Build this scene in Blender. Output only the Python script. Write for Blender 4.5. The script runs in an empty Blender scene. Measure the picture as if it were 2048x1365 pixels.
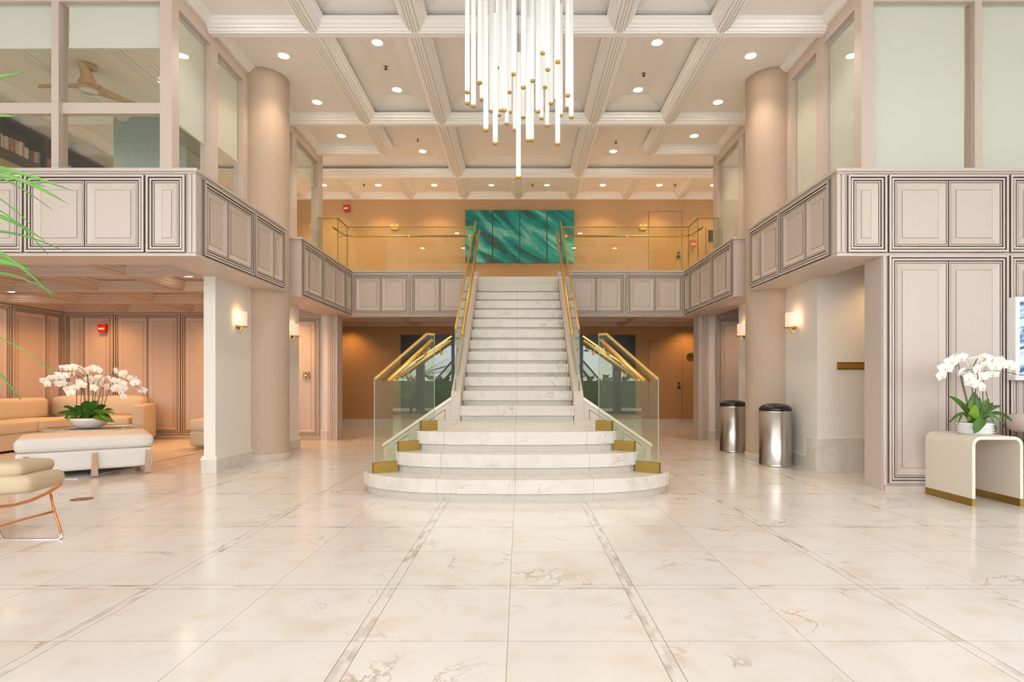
import bpy, bmesh, math, random
from mathutils import Vector, Matrix
random.seed(7)
C = bpy.context.scene.collection
S = bpy.context.scene
F = 1165.0; CX = 0.028; VX = 1039.0; VY = 767.0
def WX(px, D): return (px - VX) * D / F + CX
def WZ(py, D): return 1.0 - (py - VY) * D / F
def PT(px, py, D): return Vector((WX(px, D), D, WZ(py, D)))

# ------------------------------------------------------------ camera, world, exposure
cam = bpy.data.cameras.new('camera'); cam_o = bpy.data.objects.new('camera', cam); C.objects.link(cam_o)
cam_o.location = (CX, 0, 1.0); cam_o.rotation_euler = (math.pi / 2, 0, 0)
cam.sensor_width = 36; cam.lens = F / 2048 * 36
cam.shift_x = -(VX - 1024) / 2048; cam.shift_y = (VY - 682.5) / 2048
cam.clip_start = 0.02; cam.clip_end = 200
S.camera = cam_o
S.view_settings.view_transform = 'Standard'; S.view_settings.look = 'None'
S.view_settings.gamma = 1; S.view_settings.use_curve_mapping = False
S.view_settings.exposure = 0.06
W = bpy.data.worlds.new('sky'); S.world = W; W.use_nodes = True
bg = W.node_tree.nodes['Background']; bg.inputs[0].default_value = (0.93, 0.955, 1.0, 1); bg.inputs[1].default_value = 6.2
S.cycles.use_denoising = True
S.cycles.max_bounces = 10; S.cycles.diffuse_bounces = 5; S.cycles.glossy_bounces = 4
S.cycles.transparent_max_bounces = 24; S.cycles.transmission_bounces = 6
S.cycles.sample_clamp_indirect = 6.0
S.cycles.caustics_reflective = False; S.cycles.caustics_refractive = False
WARM = (1.0, 0.70, 0.40); SOFT = (1.0, 0.86, 0.68)

def spot(name, loc, power, color=WARM, size=100, blend=0.9, radius=0.05, parent=None):
    l = bpy.data.lights.new(name, 'SPOT'); l.energy = power; l.color = color
    l.spot_size = math.radians(size); l.spot_blend = blend; l.shadow_soft_size = radius
    o = bpy.data.objects.new(name, l); C.objects.link(o); o.location = loc
    if parent: o.parent = parent
    return o
def point(name, loc, power, color=WARM, radius=0.05, parent=None):
    l = bpy.data.lights.new(name, 'POINT'); l.energy = power; l.color = color; l.shadow_soft_size = radius
    o = bpy.data.objects.new(name, l); C.objects.link(o); o.location = loc
    if parent: o.parent = parent
    return o

# ------------------------------------------------------------ materials
def newmat(name):
    m = bpy.data.materials.new(name); m.use_nodes = True
    nt = m.node_tree; b = nt.nodes['Principled BSDF']
    return m, nt, b
def pm(name, col, rough=0.5, metal=0.0, spec=None, emit=None, es=0.0, bump=None, coat=0.0):
    m, nt, b = newmat(name)
    b.inputs['Base Color'].default_value = (*col, 1); b.inputs['Roughness'].default_value = rough
    b.inputs['Metallic'].default_value = metal
    if spec is not None: b.inputs['Specular IOR Level'].default_value = spec
    if coat: b.inputs['Coat Weight'].default_value = coat
    if emit: b.inputs['Emission Color'].default_value = (*emit, 1); b.inputs['Emission Strength'].default_value = es
    tc = nt.nodes.new('ShaderNodeTexCoord')
    if bump:
        sc, st, var = bump
        n = nt.nodes.new('ShaderNodeTexNoise'); n.inputs['Scale'].default_value = sc; n.inputs['Detail'].default_value = 3
        nt.links.new(tc.outputs['Object'], n.inputs['Vector'])
        bp = nt.nodes.new('ShaderNodeBump'); bp.inputs['Strength'].default_value = st; bp.inputs['Distance'].default_value = 0.01
        nt.links.new(n.outputs['Fac'], bp.inputs['Height']); nt.links.new(bp.outputs[0], b.inputs['Normal'])
        if var:
            r = nt.nodes.new('ShaderNodeValToRGB')
            r.color_ramp.elements[0].position = 0.3; r.color_ramp.elements[1].position = 0.7
            r.color_ramp.elements[0].color = (*[c * (1 - var) for c in col], 1)
            r.color_ramp.elements[1].color = (*[min(1, c * (1 + var)) for c in col], 1)
            nt.links.new(n.outputs['Fac'], r.inputs[0]); nt.links.new(r.outputs[0], b.inputs['Base Color'])
    return m
def weave(name, col, scale=300, stretch=(1, 1, 0.15), var=0.12, rough=0.85, bstr=0.15):
    """linen or grasscloth: stretched noise in two directions"""
    m, nt, b = newmat(name); L = nt.links
    tc = nt.nodes.new('ShaderNodeTexCoord')
    outs = []
    for st in (stretch, (stretch[2], stretch[2], 1)):
        mp = nt.nodes.new('ShaderNodeMapping'); mp.inputs['Scale'].default_value = st
        n = nt.nodes.new('ShaderNodeTexNoise'); n.inputs['Scale'].default_value = scale; n.inputs['Detail'].default_value = 2
        L.new(tc.outputs['Object'], mp.inputs[0]); L.new(mp.outputs[0], n.inputs['Vector']); outs.append(n)
    mx = nt.nodes.new('ShaderNodeMath'); mx.operation = 'ADD'
    L.new(outs[0].outputs['Fac'], mx.inputs[0]); L.new(outs[1].outputs['Fac'], mx.inputs[1])
    r = nt.nodes.new('ShaderNodeValToRGB'); r.color_ramp.elements[0].position = 0.35; r.color_ramp.elements[1].position = 0.65
    h = nt.nodes.new('ShaderNodeMath'); h.operation = 'MULTIPLY'; h.inputs[1].default_value = 0.5
    L.new(mx.outputs[0], h.inputs[0]); L.new(h.outputs[0], r.inputs[0])
    r.color_ramp.elements[0].color = (*[c * (1 - var) for c in col], 1); r.color_ramp.elements[1].color = (*[min(1, c * (1 + var)) for c in col], 1)
    L.new(r.outputs[0], b.inputs['Base Color']); b.inputs['Roughness'].default_value = rough
    b.inputs['Specular IOR Level'].default_value = 0.25
    bp = nt.nodes.new('ShaderNodeBump'); bp.inputs['Strength'].default_value = bstr; bp.inputs['Distance'].default_value = 0.004
    L.new(h.outputs[0], bp.inputs['Height']); L.new(bp.outputs[0], b.inputs['Normal'])
    return m
def marble(name, base, vein, patch, rough=0.15, tiles=None, vscale=1.6, joint=None, vdens=0.5):
    m, nt, b = newmat(name); L = nt.links; N = nt.nodes
    def math_(op, a, c=None, d=None):
        n = N.new('ShaderNodeMath'); n.operation = op
        for i, v in enumerate((a, c, d)):
            if v is None: continue
            if isinstance(v, (int, float)): n.inputs[i].default_value = v
            else: L.new(v, n.inputs[i])
        return n.outputs[0]
    tc = N.new('ShaderNodeTexCoord'); sep = N.new('ShaderNodeSeparateXYZ'); L.new(tc.outputs['Object'], sep.inputs[0])
    X, Y, Z = sep.outputs
    vec = tc.outputs['Object']
    cellv = None
    if tiles:
        px, ox, py, oy, bw = tiles
        # bands (narrow strips) and joints in both directions
        ux = math_('WRAP', math_('SUBTRACT', X, ox), px / 2, -px / 2); uy = math_('WRAP', math_('SUBTRACT', Y, oy), py / 2, -py / 2)
        ax = math_('ABSOLUTE', ux); ay = math_('ABSOLUTE', uy)
        jw = 0.0017
        def line(a, pos, w=jw): return math_('LESS_THAN', math_('ABSOLUTE', math_('SUBTRACT', a, pos)), w)
        j = math_('MAXIMUM', line(ax, bw / 2), line(ax, px / 2, 0.0013))
        j = math_('MAXIMUM', j, math_('MAXIMUM', line(ay, bw / 2), line(ay, py / 2, 0.0013)))
        band = math_('MAXIMUM', math_('LESS_THAN', ax, bw / 2), math_('LESS_THAN', ay, bw / 2))
        cx = math_('FLOOR', math_('DIVIDE', math_('SUBTRACT', X, ox), px / 2)); cy = math_('FLOOR', math_('DIVIDE', math_('SUBTRACT', Y, oy), py / 2))
        cb = N.new('ShaderNodeCombineXYZ'); L.new(cx, cb.inputs[0]); L.new(cy, cb.inputs[1]); L.new(band, cb.inputs[2])
        wn = N.new('ShaderNodeTexWhiteNoise'); wn.noise_dimensions = '3D'; L.new(cb.outputs[0], wn.inputs['Vector']); cellv = wn
        sc_ = N.new('ShaderNodeVectorMath'); sc_.operation = 'SCALE'; L.new(wn.outputs['Color'], sc_.inputs[0]); sc_.inputs['Scale'].default_value = 7.0
        ad = N.new('ShaderNodeVectorMath'); ad.operation = 'ADD'; L.new(vec, ad.inputs[0]); L.new(sc_.outputs[0], ad.inputs[1]); vec = ad.outputs[0]
    else:
        band = None; j = None
        if joint is not None:
            j = math_('LESS_THAN', math_('ABSOLUTE', math_('WRAP', math_('SUBTRACT', X, joint[0]), joint[1] / 2, -joint[1] / 2)), 0.0016)
    n1 = N.new('ShaderNodeTexNoise'); n1.inputs['Scale'].default_value = vscale; n1.inputs['Detail'].default_value = 8; n1.inputs['Roughness'].default_value = 0.6; n1.inputs['Distortion'].default_value = 0.6
    L.new(vec, n1.inputs['Vector'])
    v1 = math_('ABSOLUTE', math_('SUBTRACT', n1.outputs['Fac'], 0.5))
    r1 = N.new('ShaderNodeValToRGB'); r1.color_ramp.elements[0].position = 0.0; r1.color_ramp.elements[1].position = 0.014
    r1.color_ramp.elements[0].color = (1, 1, 1, 1); r1.color_ramp.elements[1].color = (0, 0, 0, 1); L.new(v1, r1.inputs[0])
    n2 = N.new('ShaderNodeTexNoise'); n2.inputs['Scale'].default_value = vscale * 0.9; n2.inputs['Detail'].default_value = 3
    off = N.new('ShaderNodeVectorMath'); off.operation = 'ADD'; L.new(vec, off.inputs[0]); off.inputs[1].default_value = (5.3, 2.1, 7.7); L.new(off.outputs[0], n2.inputs['Vector'])
    r2 = N.new('ShaderNodeValToRGB'); r2.color_ramp.elements[0].position = 0.62 - 0.2 * vdens; r2.color_ramp.elements[1].position = 0.78 - 0.2 * vdens; L.new(n2.outputs['Fac'], r2.inputs[0])
    veinf = math_('MULTIPLY', r1.outputs[0], r2.outputs[0])
    n3 = N.new('ShaderNodeTexNoise'); n3.inputs['Scale'].default_value = vscale * 2.3; n3.inputs['Detail'].default_value = 6; L.new(off.outputs[0], n3.inputs['Vector'])
    r3 = N.new('ShaderNodeValToRGB'); r3.color_ramp.elements[0].position = 0.5; r3.color_ramp.elements[1].position = 0.75; L.new(n3.outputs['Fac'], r3.inputs[0])
    def mix(f, a, c):
        x = N.new('ShaderNodeMix'); x.data_type = 'RGBA'
        if isinstance(f, (int, float)): x.inputs[0].default_value = f
        else: L.new(f, x.inputs[0])
        for k, v in ((6, a), (7, c)):
            if isinstance(v, tuple): x.inputs[k].default_value = (*v, 1)
            else: L.new(v, x.inputs[k])
        return x.outputs[2]
    col = mix(math_('MULTIPLY', r3.outputs[0], 0.8), base, patch)
    if cellv:
        col = mix(math_('MULTIPLY', cellv.outputs['Value'], 0.22), col, patch)
        col = mix(math_('MULTIPLY', band, math_('MULTIPLY', r3.outputs[0], 0.9)), col, tuple(c * 0.62 for c in patch))
    col = mix(math_('MULTIPLY', veinf, 0.75), col, vein)
    if j is not None: col = mix(math_('MULTIPLY', j, 0.8), col, (0.22, 0.18, 0.14))
    L.new(col, b.inputs['Base Color']); b.inputs['Roughness'].default_value = rough
    return m
def glass(name, tint, refl=1.0):
    m = bpy.data.materials.new(name); m.use_nodes = True; nt = m.node_tree; nt.nodes.clear(); L = nt.links
    out = nt.nodes.new('ShaderNodeOutputMaterial'); t = nt.nodes.new('ShaderNodeBsdfTransparent'); t.inputs[0].default_value = (*tint, 1)
    g = nt.nodes.new('ShaderNodeBsdfGlossy'); g.inputs['Roughness'].default_value = 0.0; g.inputs[0].default_value = (1, 1, 1, 1)
    lw = nt.nodes.new('ShaderNodeLayerWeight'); lw.inputs['Blend'].default_value = 0.5
    pw = nt.nodes.new('ShaderNodeMath'); pw.operation = 'POWER'; pw.inputs[1].default_value = 5.0; L.new(lw.outputs['Facing'], pw.inputs[0])
    ml = nt.nodes.new('ShaderNodeMath'); ml.operation = 'MULTIPLY_ADD'; ml.inputs[1].default_value = 0.9; ml.inputs[2].default_value = 0.04 * refl; ml.use_clamp = True; L.new(pw.outputs[0], ml.inputs[0])
    mx = nt.nodes.new('ShaderNodeMixShader'); L.new(ml.outputs[0], mx.inputs[0]); L.new(t.outputs[0], mx.inputs[1]); L.new(g.outputs[0], mx.inputs[2]); L.new(mx.outputs[0], out.inputs[0])
    return m
def blindmat(name, col, tr=0.5):
    m = bpy.data.materials.new(name); m.use_nodes = True; nt = m.node_tree; nt.nodes.clear(); L = nt.links
    out = nt.nodes.new('ShaderNodeOutputMaterial'); d = nt.nodes.new('ShaderNodeBsdfDiffuse'); d.inputs[0].default_value = (*col, 1)
    t = nt.nodes.new('ShaderNodeBsdfTranslucent'); t.inputs[0].default_value = (*col, 1)
    mx = nt.nodes.new('ShaderNodeMixShader'); mx.inputs[0].default_value = tr
    L.new(d.outputs[0], mx.inputs[1]); L.new(t.outputs[0], mx.inputs[2]); L.new(mx.outputs[0], out.inputs[0])
    return m
def emat(name, col, st):
    m = bpy.data.materials.new(name); m.use_nodes = True; nt = m.node_tree; nt.nodes.clear()
    out = nt.nodes.new('ShaderNodeOutputMaterial'); e = nt.nodes.new('ShaderNodeEmission'); e.inputs[0].default_value = (*col, 1); e.inputs[1].default_value = st
    nt.links.new(e.outputs[0], out.inputs[0]); return m

M = {}
M['floor'] = marble('floor_marble', (0.745, 0.71, 0.665), (0.34, 0.24, 0.15), (0.66, 0.58, 0.48), rough=0.16, tiles=(1.165, -0.60, 1.20, 2.855, 0.052), vscale=2.1, vdens=0.42)
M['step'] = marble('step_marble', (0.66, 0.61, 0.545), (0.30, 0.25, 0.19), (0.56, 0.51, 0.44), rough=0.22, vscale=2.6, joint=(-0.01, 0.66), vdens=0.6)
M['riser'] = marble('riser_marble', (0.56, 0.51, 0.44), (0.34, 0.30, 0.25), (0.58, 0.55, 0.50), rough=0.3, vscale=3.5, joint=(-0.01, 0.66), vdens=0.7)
M['basem'] = marble('skirting_marble', (0.70, 0.66, 0.60), (0.45, 0.38, 0.30), (0.60, 0.55, 0.48), rough=0.25, vscale=3.0, joint=(0.3, 0.6), vdens=0.6)
M['paint'] = pm('taupe_paint', (0.59, 0.50, 0.445), 0.42, bump=(60, 0.05, 0.02))
M['groove'] = pm('glazed_shaded_groove', (0.20, 0.165, 0.145), 0.6)  # one dark colour for the groove glaze and the shade painted into it
M['ceil'] = pm('ceiling_paint', (0.89, 0.86, 0.83), 0.7)
M['crown'] = pm('crown_paint', (0.93, 0.915, 0.90), 0.45)
M['cgroove'] = pm('crown_groove', (0.42, 0.40, 0.38), 0.6)
M['frame'] = pm('window_frame_paint', (0.64, 0.53, 0.46), 0.4)
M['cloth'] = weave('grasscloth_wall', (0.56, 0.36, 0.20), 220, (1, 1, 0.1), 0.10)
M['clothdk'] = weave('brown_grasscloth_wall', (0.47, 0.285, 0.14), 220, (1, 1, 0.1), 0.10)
M['column'] = weave('linen_column', (0.54, 0.42, 0.325), 260, (0.2, 0.2, 1), 0.12, bstr=0.3)
M['plaster'] = pm('white_plaster', (0.78, 0.74, 0.68), 0.75)
M['brass'] = pm('brushed_brass', (0.66, 0.42, 0.12), 0.38, 1.0, bump=(90, 0.05, 0.05))
M['brassdk'] = pm('brass_shoe_metal', (0.40, 0.27, 0.07), 0.42, 1.0, bump=(30, 0.05, 0.06))
M['steel'] = pm('brushed_steel', (0.60, 0.57, 0.54), 0.27, 1.0)
M['chrome'] = pm('chrome_tube', (0.75, 0.75, 0.76), 0.15, 1.0)
M['signbrass'] = pm('pale_sign_brass', (0.85, 0.58, 0.20), 0.55, 0.35)
M['bronze'] = pm('aged_bronze', (0.26, 0.19, 0.14), 0.4, 0.8)
M['black'] = pm('black_plastic', (0.015, 0.015, 0.016), 0.2)
M['dark'] = pm('dark_metal', (0.06, 0.055, 0.05), 0.4, 0.6)
M['gstair'] = glass('balustrade_glass', (0.89, 0.925, 0.83), 1.2)
M['gwin'] = glass('window_glass', (0.97, 0.98, 0.96), 1.0)
M['gedge'] = pm('glass_edge', (0.10, 0.20, 0.17), 0.1, coat=1.0)
M['gedgel'] = pm('pale_glass_edge', (0.45, 0.62, 0.62), 0.1, coat=1.0)
M['blind'] = blindmat('roller_blind_fabric', (0.90, 0.89, 0.84), 0.08)
M['rail'] = pm('blind_rail', (0.72, 0.76, 0.78), 0.4)
M['fabric'] = weave('cream_upholstery', (0.64, 0.575, 0.46), 500, (1, 1, 0.3), 0.06)
M['fabricw'] = weave('white_upholstery', (0.70, 0.67, 0.63), 500, (1, 1, 0.3), 0.05)
M['fabricy'] = weave('pale_yellow_upholstery', (0.60, 0.475, 0.32), 500, (1, 1, 0.3), 0.05)
M['wood'] = pm('oak_wood', (0.48, 0.32, 0.22), 0.45, bump=(25, 0.1, 0.12))
M['maple'] = pm('maple_fan_wood', (0.62, 0.44, 0.22), 0.4, bump=(18, 0.05, 0.06))
M['copper'] = pm('copper_orange_metal', (0.60, 0.24, 0.09), 0.35, 0.55)
M['rug'] = pm('pale_grey_rug', (0.56, 0.54, 0.51), 0.95, bump=(120, 0.4, 0.12))
M['pot'] = pm('white_glazed_ceramic', (0.86, 0.86, 0.86), 0.18)
M['petal'] = pm('orchid_petal', (0.90, 0.88, 0.84), 0.6)
M['lip'] = pm('orchid_lip', (0.72, 0.52, 0.15), 0.6)
M['leaf'] = pm('orchid_leaf', (0.07, 0.17, 0.03), 0.35, bump=(9, 0.1, 0.35))
M['leafl'] = pm('pale_orchid_leaf', (0.20, 0.36, 0.04), 0.35, bump=(9, 0.1, 0.25))
M['stem'] = pm('orchid_stem', (0.10, 0.09, 0.06), 0.6)
M['moss'] = pm('potting_bark', (0.22, 0.15, 0.09), 0.9, bump=(60, 0.8, 0.3))
M['palm'] = pm('palm_leaf', (0.10, 0.27, 0.03), 0.4, bump=(12, 0.1, 0.3))
M['red'] = pm('red_alarm_plastic', (0.60, 0.02, 0.02), 0.3)
M['clear'] = pm('strobe_lens', (0.80, 0.78, 0.75), 0.1)
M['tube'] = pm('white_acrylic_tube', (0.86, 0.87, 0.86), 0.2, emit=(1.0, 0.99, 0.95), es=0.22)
M['glow'] = emat('lamp_lens', (1.0, 0.86, 0.62), 40.0)
M['glowdim'] = emat('dim_lamp_lens', (1.0, 0.9, 0.75), 2.0)
M['alab'] = pm('alabaster_shade', (0.85, 0.76, 0.68), 0.4, emit=(1.0, 0.66, 0.42), es=0.55)
M['linen'] = weave('raffia_table', (0.74, 0.65, 0.55), 420, (1, 0.3, 1), 0.08)
M['cream'] = pm('cream_lacquer_edge', (0.80, 0.74, 0.62), 0.35)
M['darkwood'] = pm('dark_bookcase_wood', (0.05, 0.035, 0.04), 0.4)
M['yellow'] = pm('ochre_wall', (0.60, 0.46, 0.20), 0.8)
M['whiteframe'] = pm('white_frame_paint', (0.84, 0.84, 0.84), 0.4)
M['green'] = pm('hedge_leaf', (0.10, 0.24, 0.05), 0.7, bump=(14, 1.0, 0.7))
M['paving'] = pm('pale_paving', (0.55, 0.53, 0.50), 0.8, bump=(4, 0.1, 0.06))
M['bark'] = pm('palm_trunk_bark', (0.22, 0.18, 0.14), 0.9, bump=(20, 0.8, 0.3))
M['carblue'] = pm('blue_car_paint', (0.03, 0.10, 0.30), 0.15, 0.3, coat=1.0)
M['stripe'] = pm('striped_cushion', (0.66, 0.56, 0.50), 0.85, bump=(40, 0.1, 0.06))
# woven teal panel
def woven_teal():
    m, nt, b = newmat('woven_teal_panel'); L = nt.links
    tc = nt.nodes.new('ShaderNodeTexCoord'); br = nt.nodes.new('ShaderNodeTexBrick'); mp = nt.nodes.new('ShaderNodeMapping')
    mp.inputs['Rotation'].default_value = (math.pi / 2, 0, 0)
    L.new(tc.outputs['Object'], mp.inputs[0]); L.new(mp.outputs[0], br.inputs['Vector']); br.inputs['Scale'].default_value = 9
    br.inputs['Color1'].default_value = (0.22, 0.33, 0.33, 1); br.inputs['Color2'].default_value = (0.28, 0.38, 0.37, 1); br.inputs['Mortar'].default_value = (0.45, 0.52, 0.48, 1)
    br.inputs['Mortar Size'].default_value = 0.03
    L.new(br.outputs['Color'], b.inputs['Base Color']); b.inputs['Roughness'].default_value = 0.6
    return m
M['teal'] = woven_teal()
def painting_mat(name, seed, c0, c1, c2, c3, rot=0.9, scale=1.2, rough=0.35):
    m, nt, b = newmat(name); L = nt.links; N = nt.nodes
    tc = N.new('ShaderNodeTexCoord'); m0 = N.new('ShaderNodeMapping'); m0.inputs['Rotation'].default_value = (0, rot, 0); mp = N.new('ShaderNodeMapping'); mp.inputs['Scale'].default_value = (0.45, 1, 1.9)
    geo = N.new('ShaderNodeNewGeometry'); L.new(geo.outputs['Position'], m0.inputs[0]); L.new(m0.outputs[0], mp.inputs[0])
    n1 = N.new('ShaderNodeTexNoise'); n1.inputs['Scale'].default_value = scale; n1.inputs['Detail'].default_value = 9; n1.inputs['Roughness'].default_value = 0.55; n1.inputs['Distortion'].default_value = 1.0
    ad = N.new('ShaderNodeVectorMath'); ad.operation = 'ADD'; ad.inputs[1].default_value = (seed, seed * 1.7, seed * 0.3)
    L.new(mp.outputs[0], ad.inputs[0]); L.new(ad.outputs[0], n1.inputs['Vector'])
    r = N.new('ShaderNodeValToRGB'); e = r.color_ramp.elements; e[0].position = 0.33; e[0].color = (*c0, 1); e[1].position = 0.68; e[1].color = (*c3, 1)
    a = e.new(0.45); a.color = (*c1, 1); a = e.new(0.56); a.color = (*c2, 1)
    L.new(n1.outputs['Fac'], r.inputs[0]); L.new(r.outputs[0], b.inputs['Base Color']); b.inputs['Roughness'].default_value = rough
    return m
M['sea'] = painting_mat('sea_painting', 3.1, (0.09, 0.08, 0.02), (0.005, 0.13, 0.12), (0.01, 0.36, 0.33), (0.28, 0.66, 0.56), rot=-0.62, scale=1.4)
M['bluepic'] = painting_mat('blue_painting', 9.3, (0.02, 0.04, 0.12), (0.10, 0.25, 0.55), (0.65, 0.80, 0.88), (0.88, 0.92, 0.95), rot=0.2, scale=7)
def speckle():
    m, nt, b = newmat('speckled_black_panel'); L = nt.links; N = nt.nodes
    tc = N.new('ShaderNodeTexCoord'); v = N.new('ShaderNodeTexVoronoi'); v.inputs['Scale'].default_value = 22
    L.new(tc.outputs['Object'], v.inputs['Vector'])
    r = N.new('ShaderNodeValToRGB'); r.color_ramp.elements[0].position = 0.05; r.color_ramp.elements[0].color = (0.30, 0.26, 0.24, 1); r.color_ramp.elements[1].position = 0.13; r.color_ramp.elements[1].color = (0.02, 0.017, 0.022, 1)
    L.new(v.outputs['Distance'], r.inputs[0]); L.new(r.outputs[0], b.inputs['Base Color']); b.inputs['Roughness'].default_value = 0.3
    return m
M['speck'] = speckle()

# ------------------------------------------------------------ mesh helpers
class MB:
    def __init__(s): s.v = []; s.f = []; s.m = []; s.sm = []
    def add(s, vs, fs, mi=0, smooth=False):
        o = len(s.v); s.v += [tuple(v) for v in vs]
        for f in fs: s.f.append(tuple(i + o for i in f)); s.m.append(mi); s.sm.append(smooth)
    def quad(s, a, b, c, d, mi=0): s.add([a, b, c, d], [(0, 1, 2, 3)], mi)
    def box(s, x0, x1, y0, y1, z0, z1, mi=0):
        v = [(x0, y0, z0), (x1, y0, z0), (x1, y1, z0), (x0, y1, z0), (x0, y0, z1), (x1, y0, z1), (x1, y1, z1), (x0, y1, z1)]
        s.add(v, [(0, 3, 2, 1), (4, 5, 6, 7), (0, 1, 5, 4), (1, 2, 6, 5), (2, 3, 7, 6), (3, 0, 4, 7)], mi)
    def hexa(s, v, mi=0):
        s.add(v, [(0, 3, 2, 1), (4, 5, 6, 7), (0, 1, 5, 4), (1, 2, 6, 5), (2, 3, 7, 6), (3, 0, 4, 7)], mi)
    def prism(s, pts, a, b, axis='z', mi=0, mi_top=None, mi_bot=None, smooth=False):
        """extrude polygon pts (2D) from a to b along axis"""
        def P(p, t):
            return {'z': (p[0], p[1], t), 'y': (p[0], t, p[1]), 'x': (t, p[0], p[1])}[axis]
        n = len(pts); v = [P(p, a) for p in pts] + [P(p, b) for p in pts]
        s.add(v, [(i, (i + 1) % n, n + (i + 1) % n, n + i) for i in range(n)], mi, smooth)
        s.add(v[:n], [tuple(reversed(range(n)))], mi if mi_bot is None else mi_bot)
        s.add(v[n:], [tuple(range(n))], mi if mi_top is None else mi_top)
    def tube(s, path, r, seg=12, mi=0, cap=True, closed=False):
        path = [Vector(p) for p in path]; n = len(path); rs = r if isinstance(r, (list, tuple)) else [r] * n
        vs = []; up = None
        for i, p in enumerate(path):
            if closed: t = (path[(i + 1) % n] - path[i - 1])
            else: t = path[min(i + 1, n - 1)] - path[max(i - 1, 0)]
            t = t.normalized() if t.length > 1e-9 else Vector((0, 0, 1))
            if up is None: up = Vector((0, 0, 1)) if abs(t.z) < 0.9 else Vector((1, 0, 0))
            a = t.cross(up)
            if a.length < 1e-6: a = t.cross(Vector((0, 1, 0)))
            a.normalize(); b = a.cross(t).normalized(); up = b
            for k in range(seg):
                an = 2 * math.pi * k / seg; vs.append(p + a * math.cos(an) * rs[i] + b * math.sin(an) * rs[i])
        fs = []
        for i in range(n if closed else n - 1):
            j = (i + 1) % n
            for k in range(seg):
                k2 = (k + 1) % seg; fs.append((i * seg + k, i * seg + k2, j * seg + k2, j * seg + k))
        s.add(vs, fs, mi, True)
        if cap and not closed:
            s.add(vs[:seg], [tuple(range(seg))], mi); s.add(vs[-seg:], [tuple(reversed(range(seg)))], mi)
    def lathe(s, prof, c=(0, 0, 0), seg=32, mi=0, smooth=True, sx=1, sy=1):
        vs = []
        for r, z in prof:
            for k in range(seg):
                an = 2 * math.pi * k / seg; vs.append((c[0] + r * math.cos(an) * sx, c[1] + r * math.sin(an) * sy, c[2] + z))
        fs = []
        for i in range(len(prof) - 1):
            for k in range(seg):
                k2 = (k + 1) % seg; fs.append((i * seg + k, i * seg + k2, (i + 1) * seg + k2, (i + 1) * seg + k))
        s.add(vs, fs, mi, smooth)
    def build(s, name, mats, parent=None):
        me = bpy.data.meshes.new(name); me.from_pydata(s.v, [], s.f)
        for m in (mats if isinstance(mats, (list, tuple)) else [mats]): me.materials.append(M[m] if isinstance(m, str) else m)
        me.polygons.foreach_set('material_index', s.m); me.polygons.foreach_set('use_smooth', s.sm)
        bm = bmesh.new(); bm.from_mesh(me); bmesh.ops.remove_doubles(bm, verts=bm.verts, dist=1e-5)
        bmesh.ops.recalc_face_normals(bm, faces=bm.faces)
        bm.to_mesh(me); bm.free()
        o = bpy.data.objects.new(name, me); C.objects.link(o)
        if parent: o.parent = parent; o.matrix_parent_inverse = parent.matrix_world.inverted() if False else Matrix.Translation(-Vector(parent.location))
        return o
def thing(name, label, cat, loc=(0, 0, 0), group=None):
    o = bpy.data.objects.new(name, None); C.objects.link(o); o.location = loc; o.empty_display_size = 0.1
    o['label'] = label; o['category'] = cat
    if group: o['group'] = group
    return o
def tag(o, label, cat, group=None, kind=None):
    o['label'] = label; o['category'] = cat
    if group: o['group'] = group
    if kind: o['kind'] = kind
    return o
def struct(name, mb, mats, label=None):
    o = mb.build(name, mats); o['kind'] = 'structure'
    if label: o['label'] = label
    return o
def soft(mb, c, half, r, puff=0.0, rot=0.0, n=9, mi=0, tilt=None):
    """rounded, slightly puffed cushion block"""
    hx, hy, hz = half; c = Vector(c); R = Matrix.Rotation(rot, 3, 'Z')
    if tilt: R = R @ Matrix.Rotation(tilt, 3, 'X')
    for ax in range(3):
        for sg in (-1, 1):
            vs = []
            for i in range(n + 1):
                for k in range(n + 1):
                    def e(t):  # denser near the edges
                        t = 2 * t / n - 1; return math.copysign(1 - (1 - abs(t)) ** 1.6, t)
                    a, b = e(i), e(k); p = [0, 0, 0]; p[ax] = sg; p[(ax + 1) % 3] = a; p[(ax + 2) % 3] = b
                    P = Vector((p[0] * hx, p[1] * hy, p[2] * hz))
                    q = Vector((max(-(hx - r), min(hx - r, P.x)), max(-(hy - r), min(hy - r, P.y)), max(-(hz - r), min(hz - r, P.z))))
                    d = P - q
                    if d.length > 1e-9: P = q + d.normalized() * r
                    u, w, t = P.x / hx, P.y / hy, P.z / hz
                    P.z += puff * (1 - u * u) * (1 - w * w) * t
                    if puff and hy < hz: P.y += puff * (1 - u * u) * (1 - t * t) * (w)
                    vs.append(c + R @ P)
            fs = [(i * (n + 1) + k, (i + 1) * (n + 1) + k, (i + 1) * (n + 1) + k + 1, i * (n + 1) + k + 1) for i in range(n) for k in range(n)]
            mb.add(vs, fs, mi, True)

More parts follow.
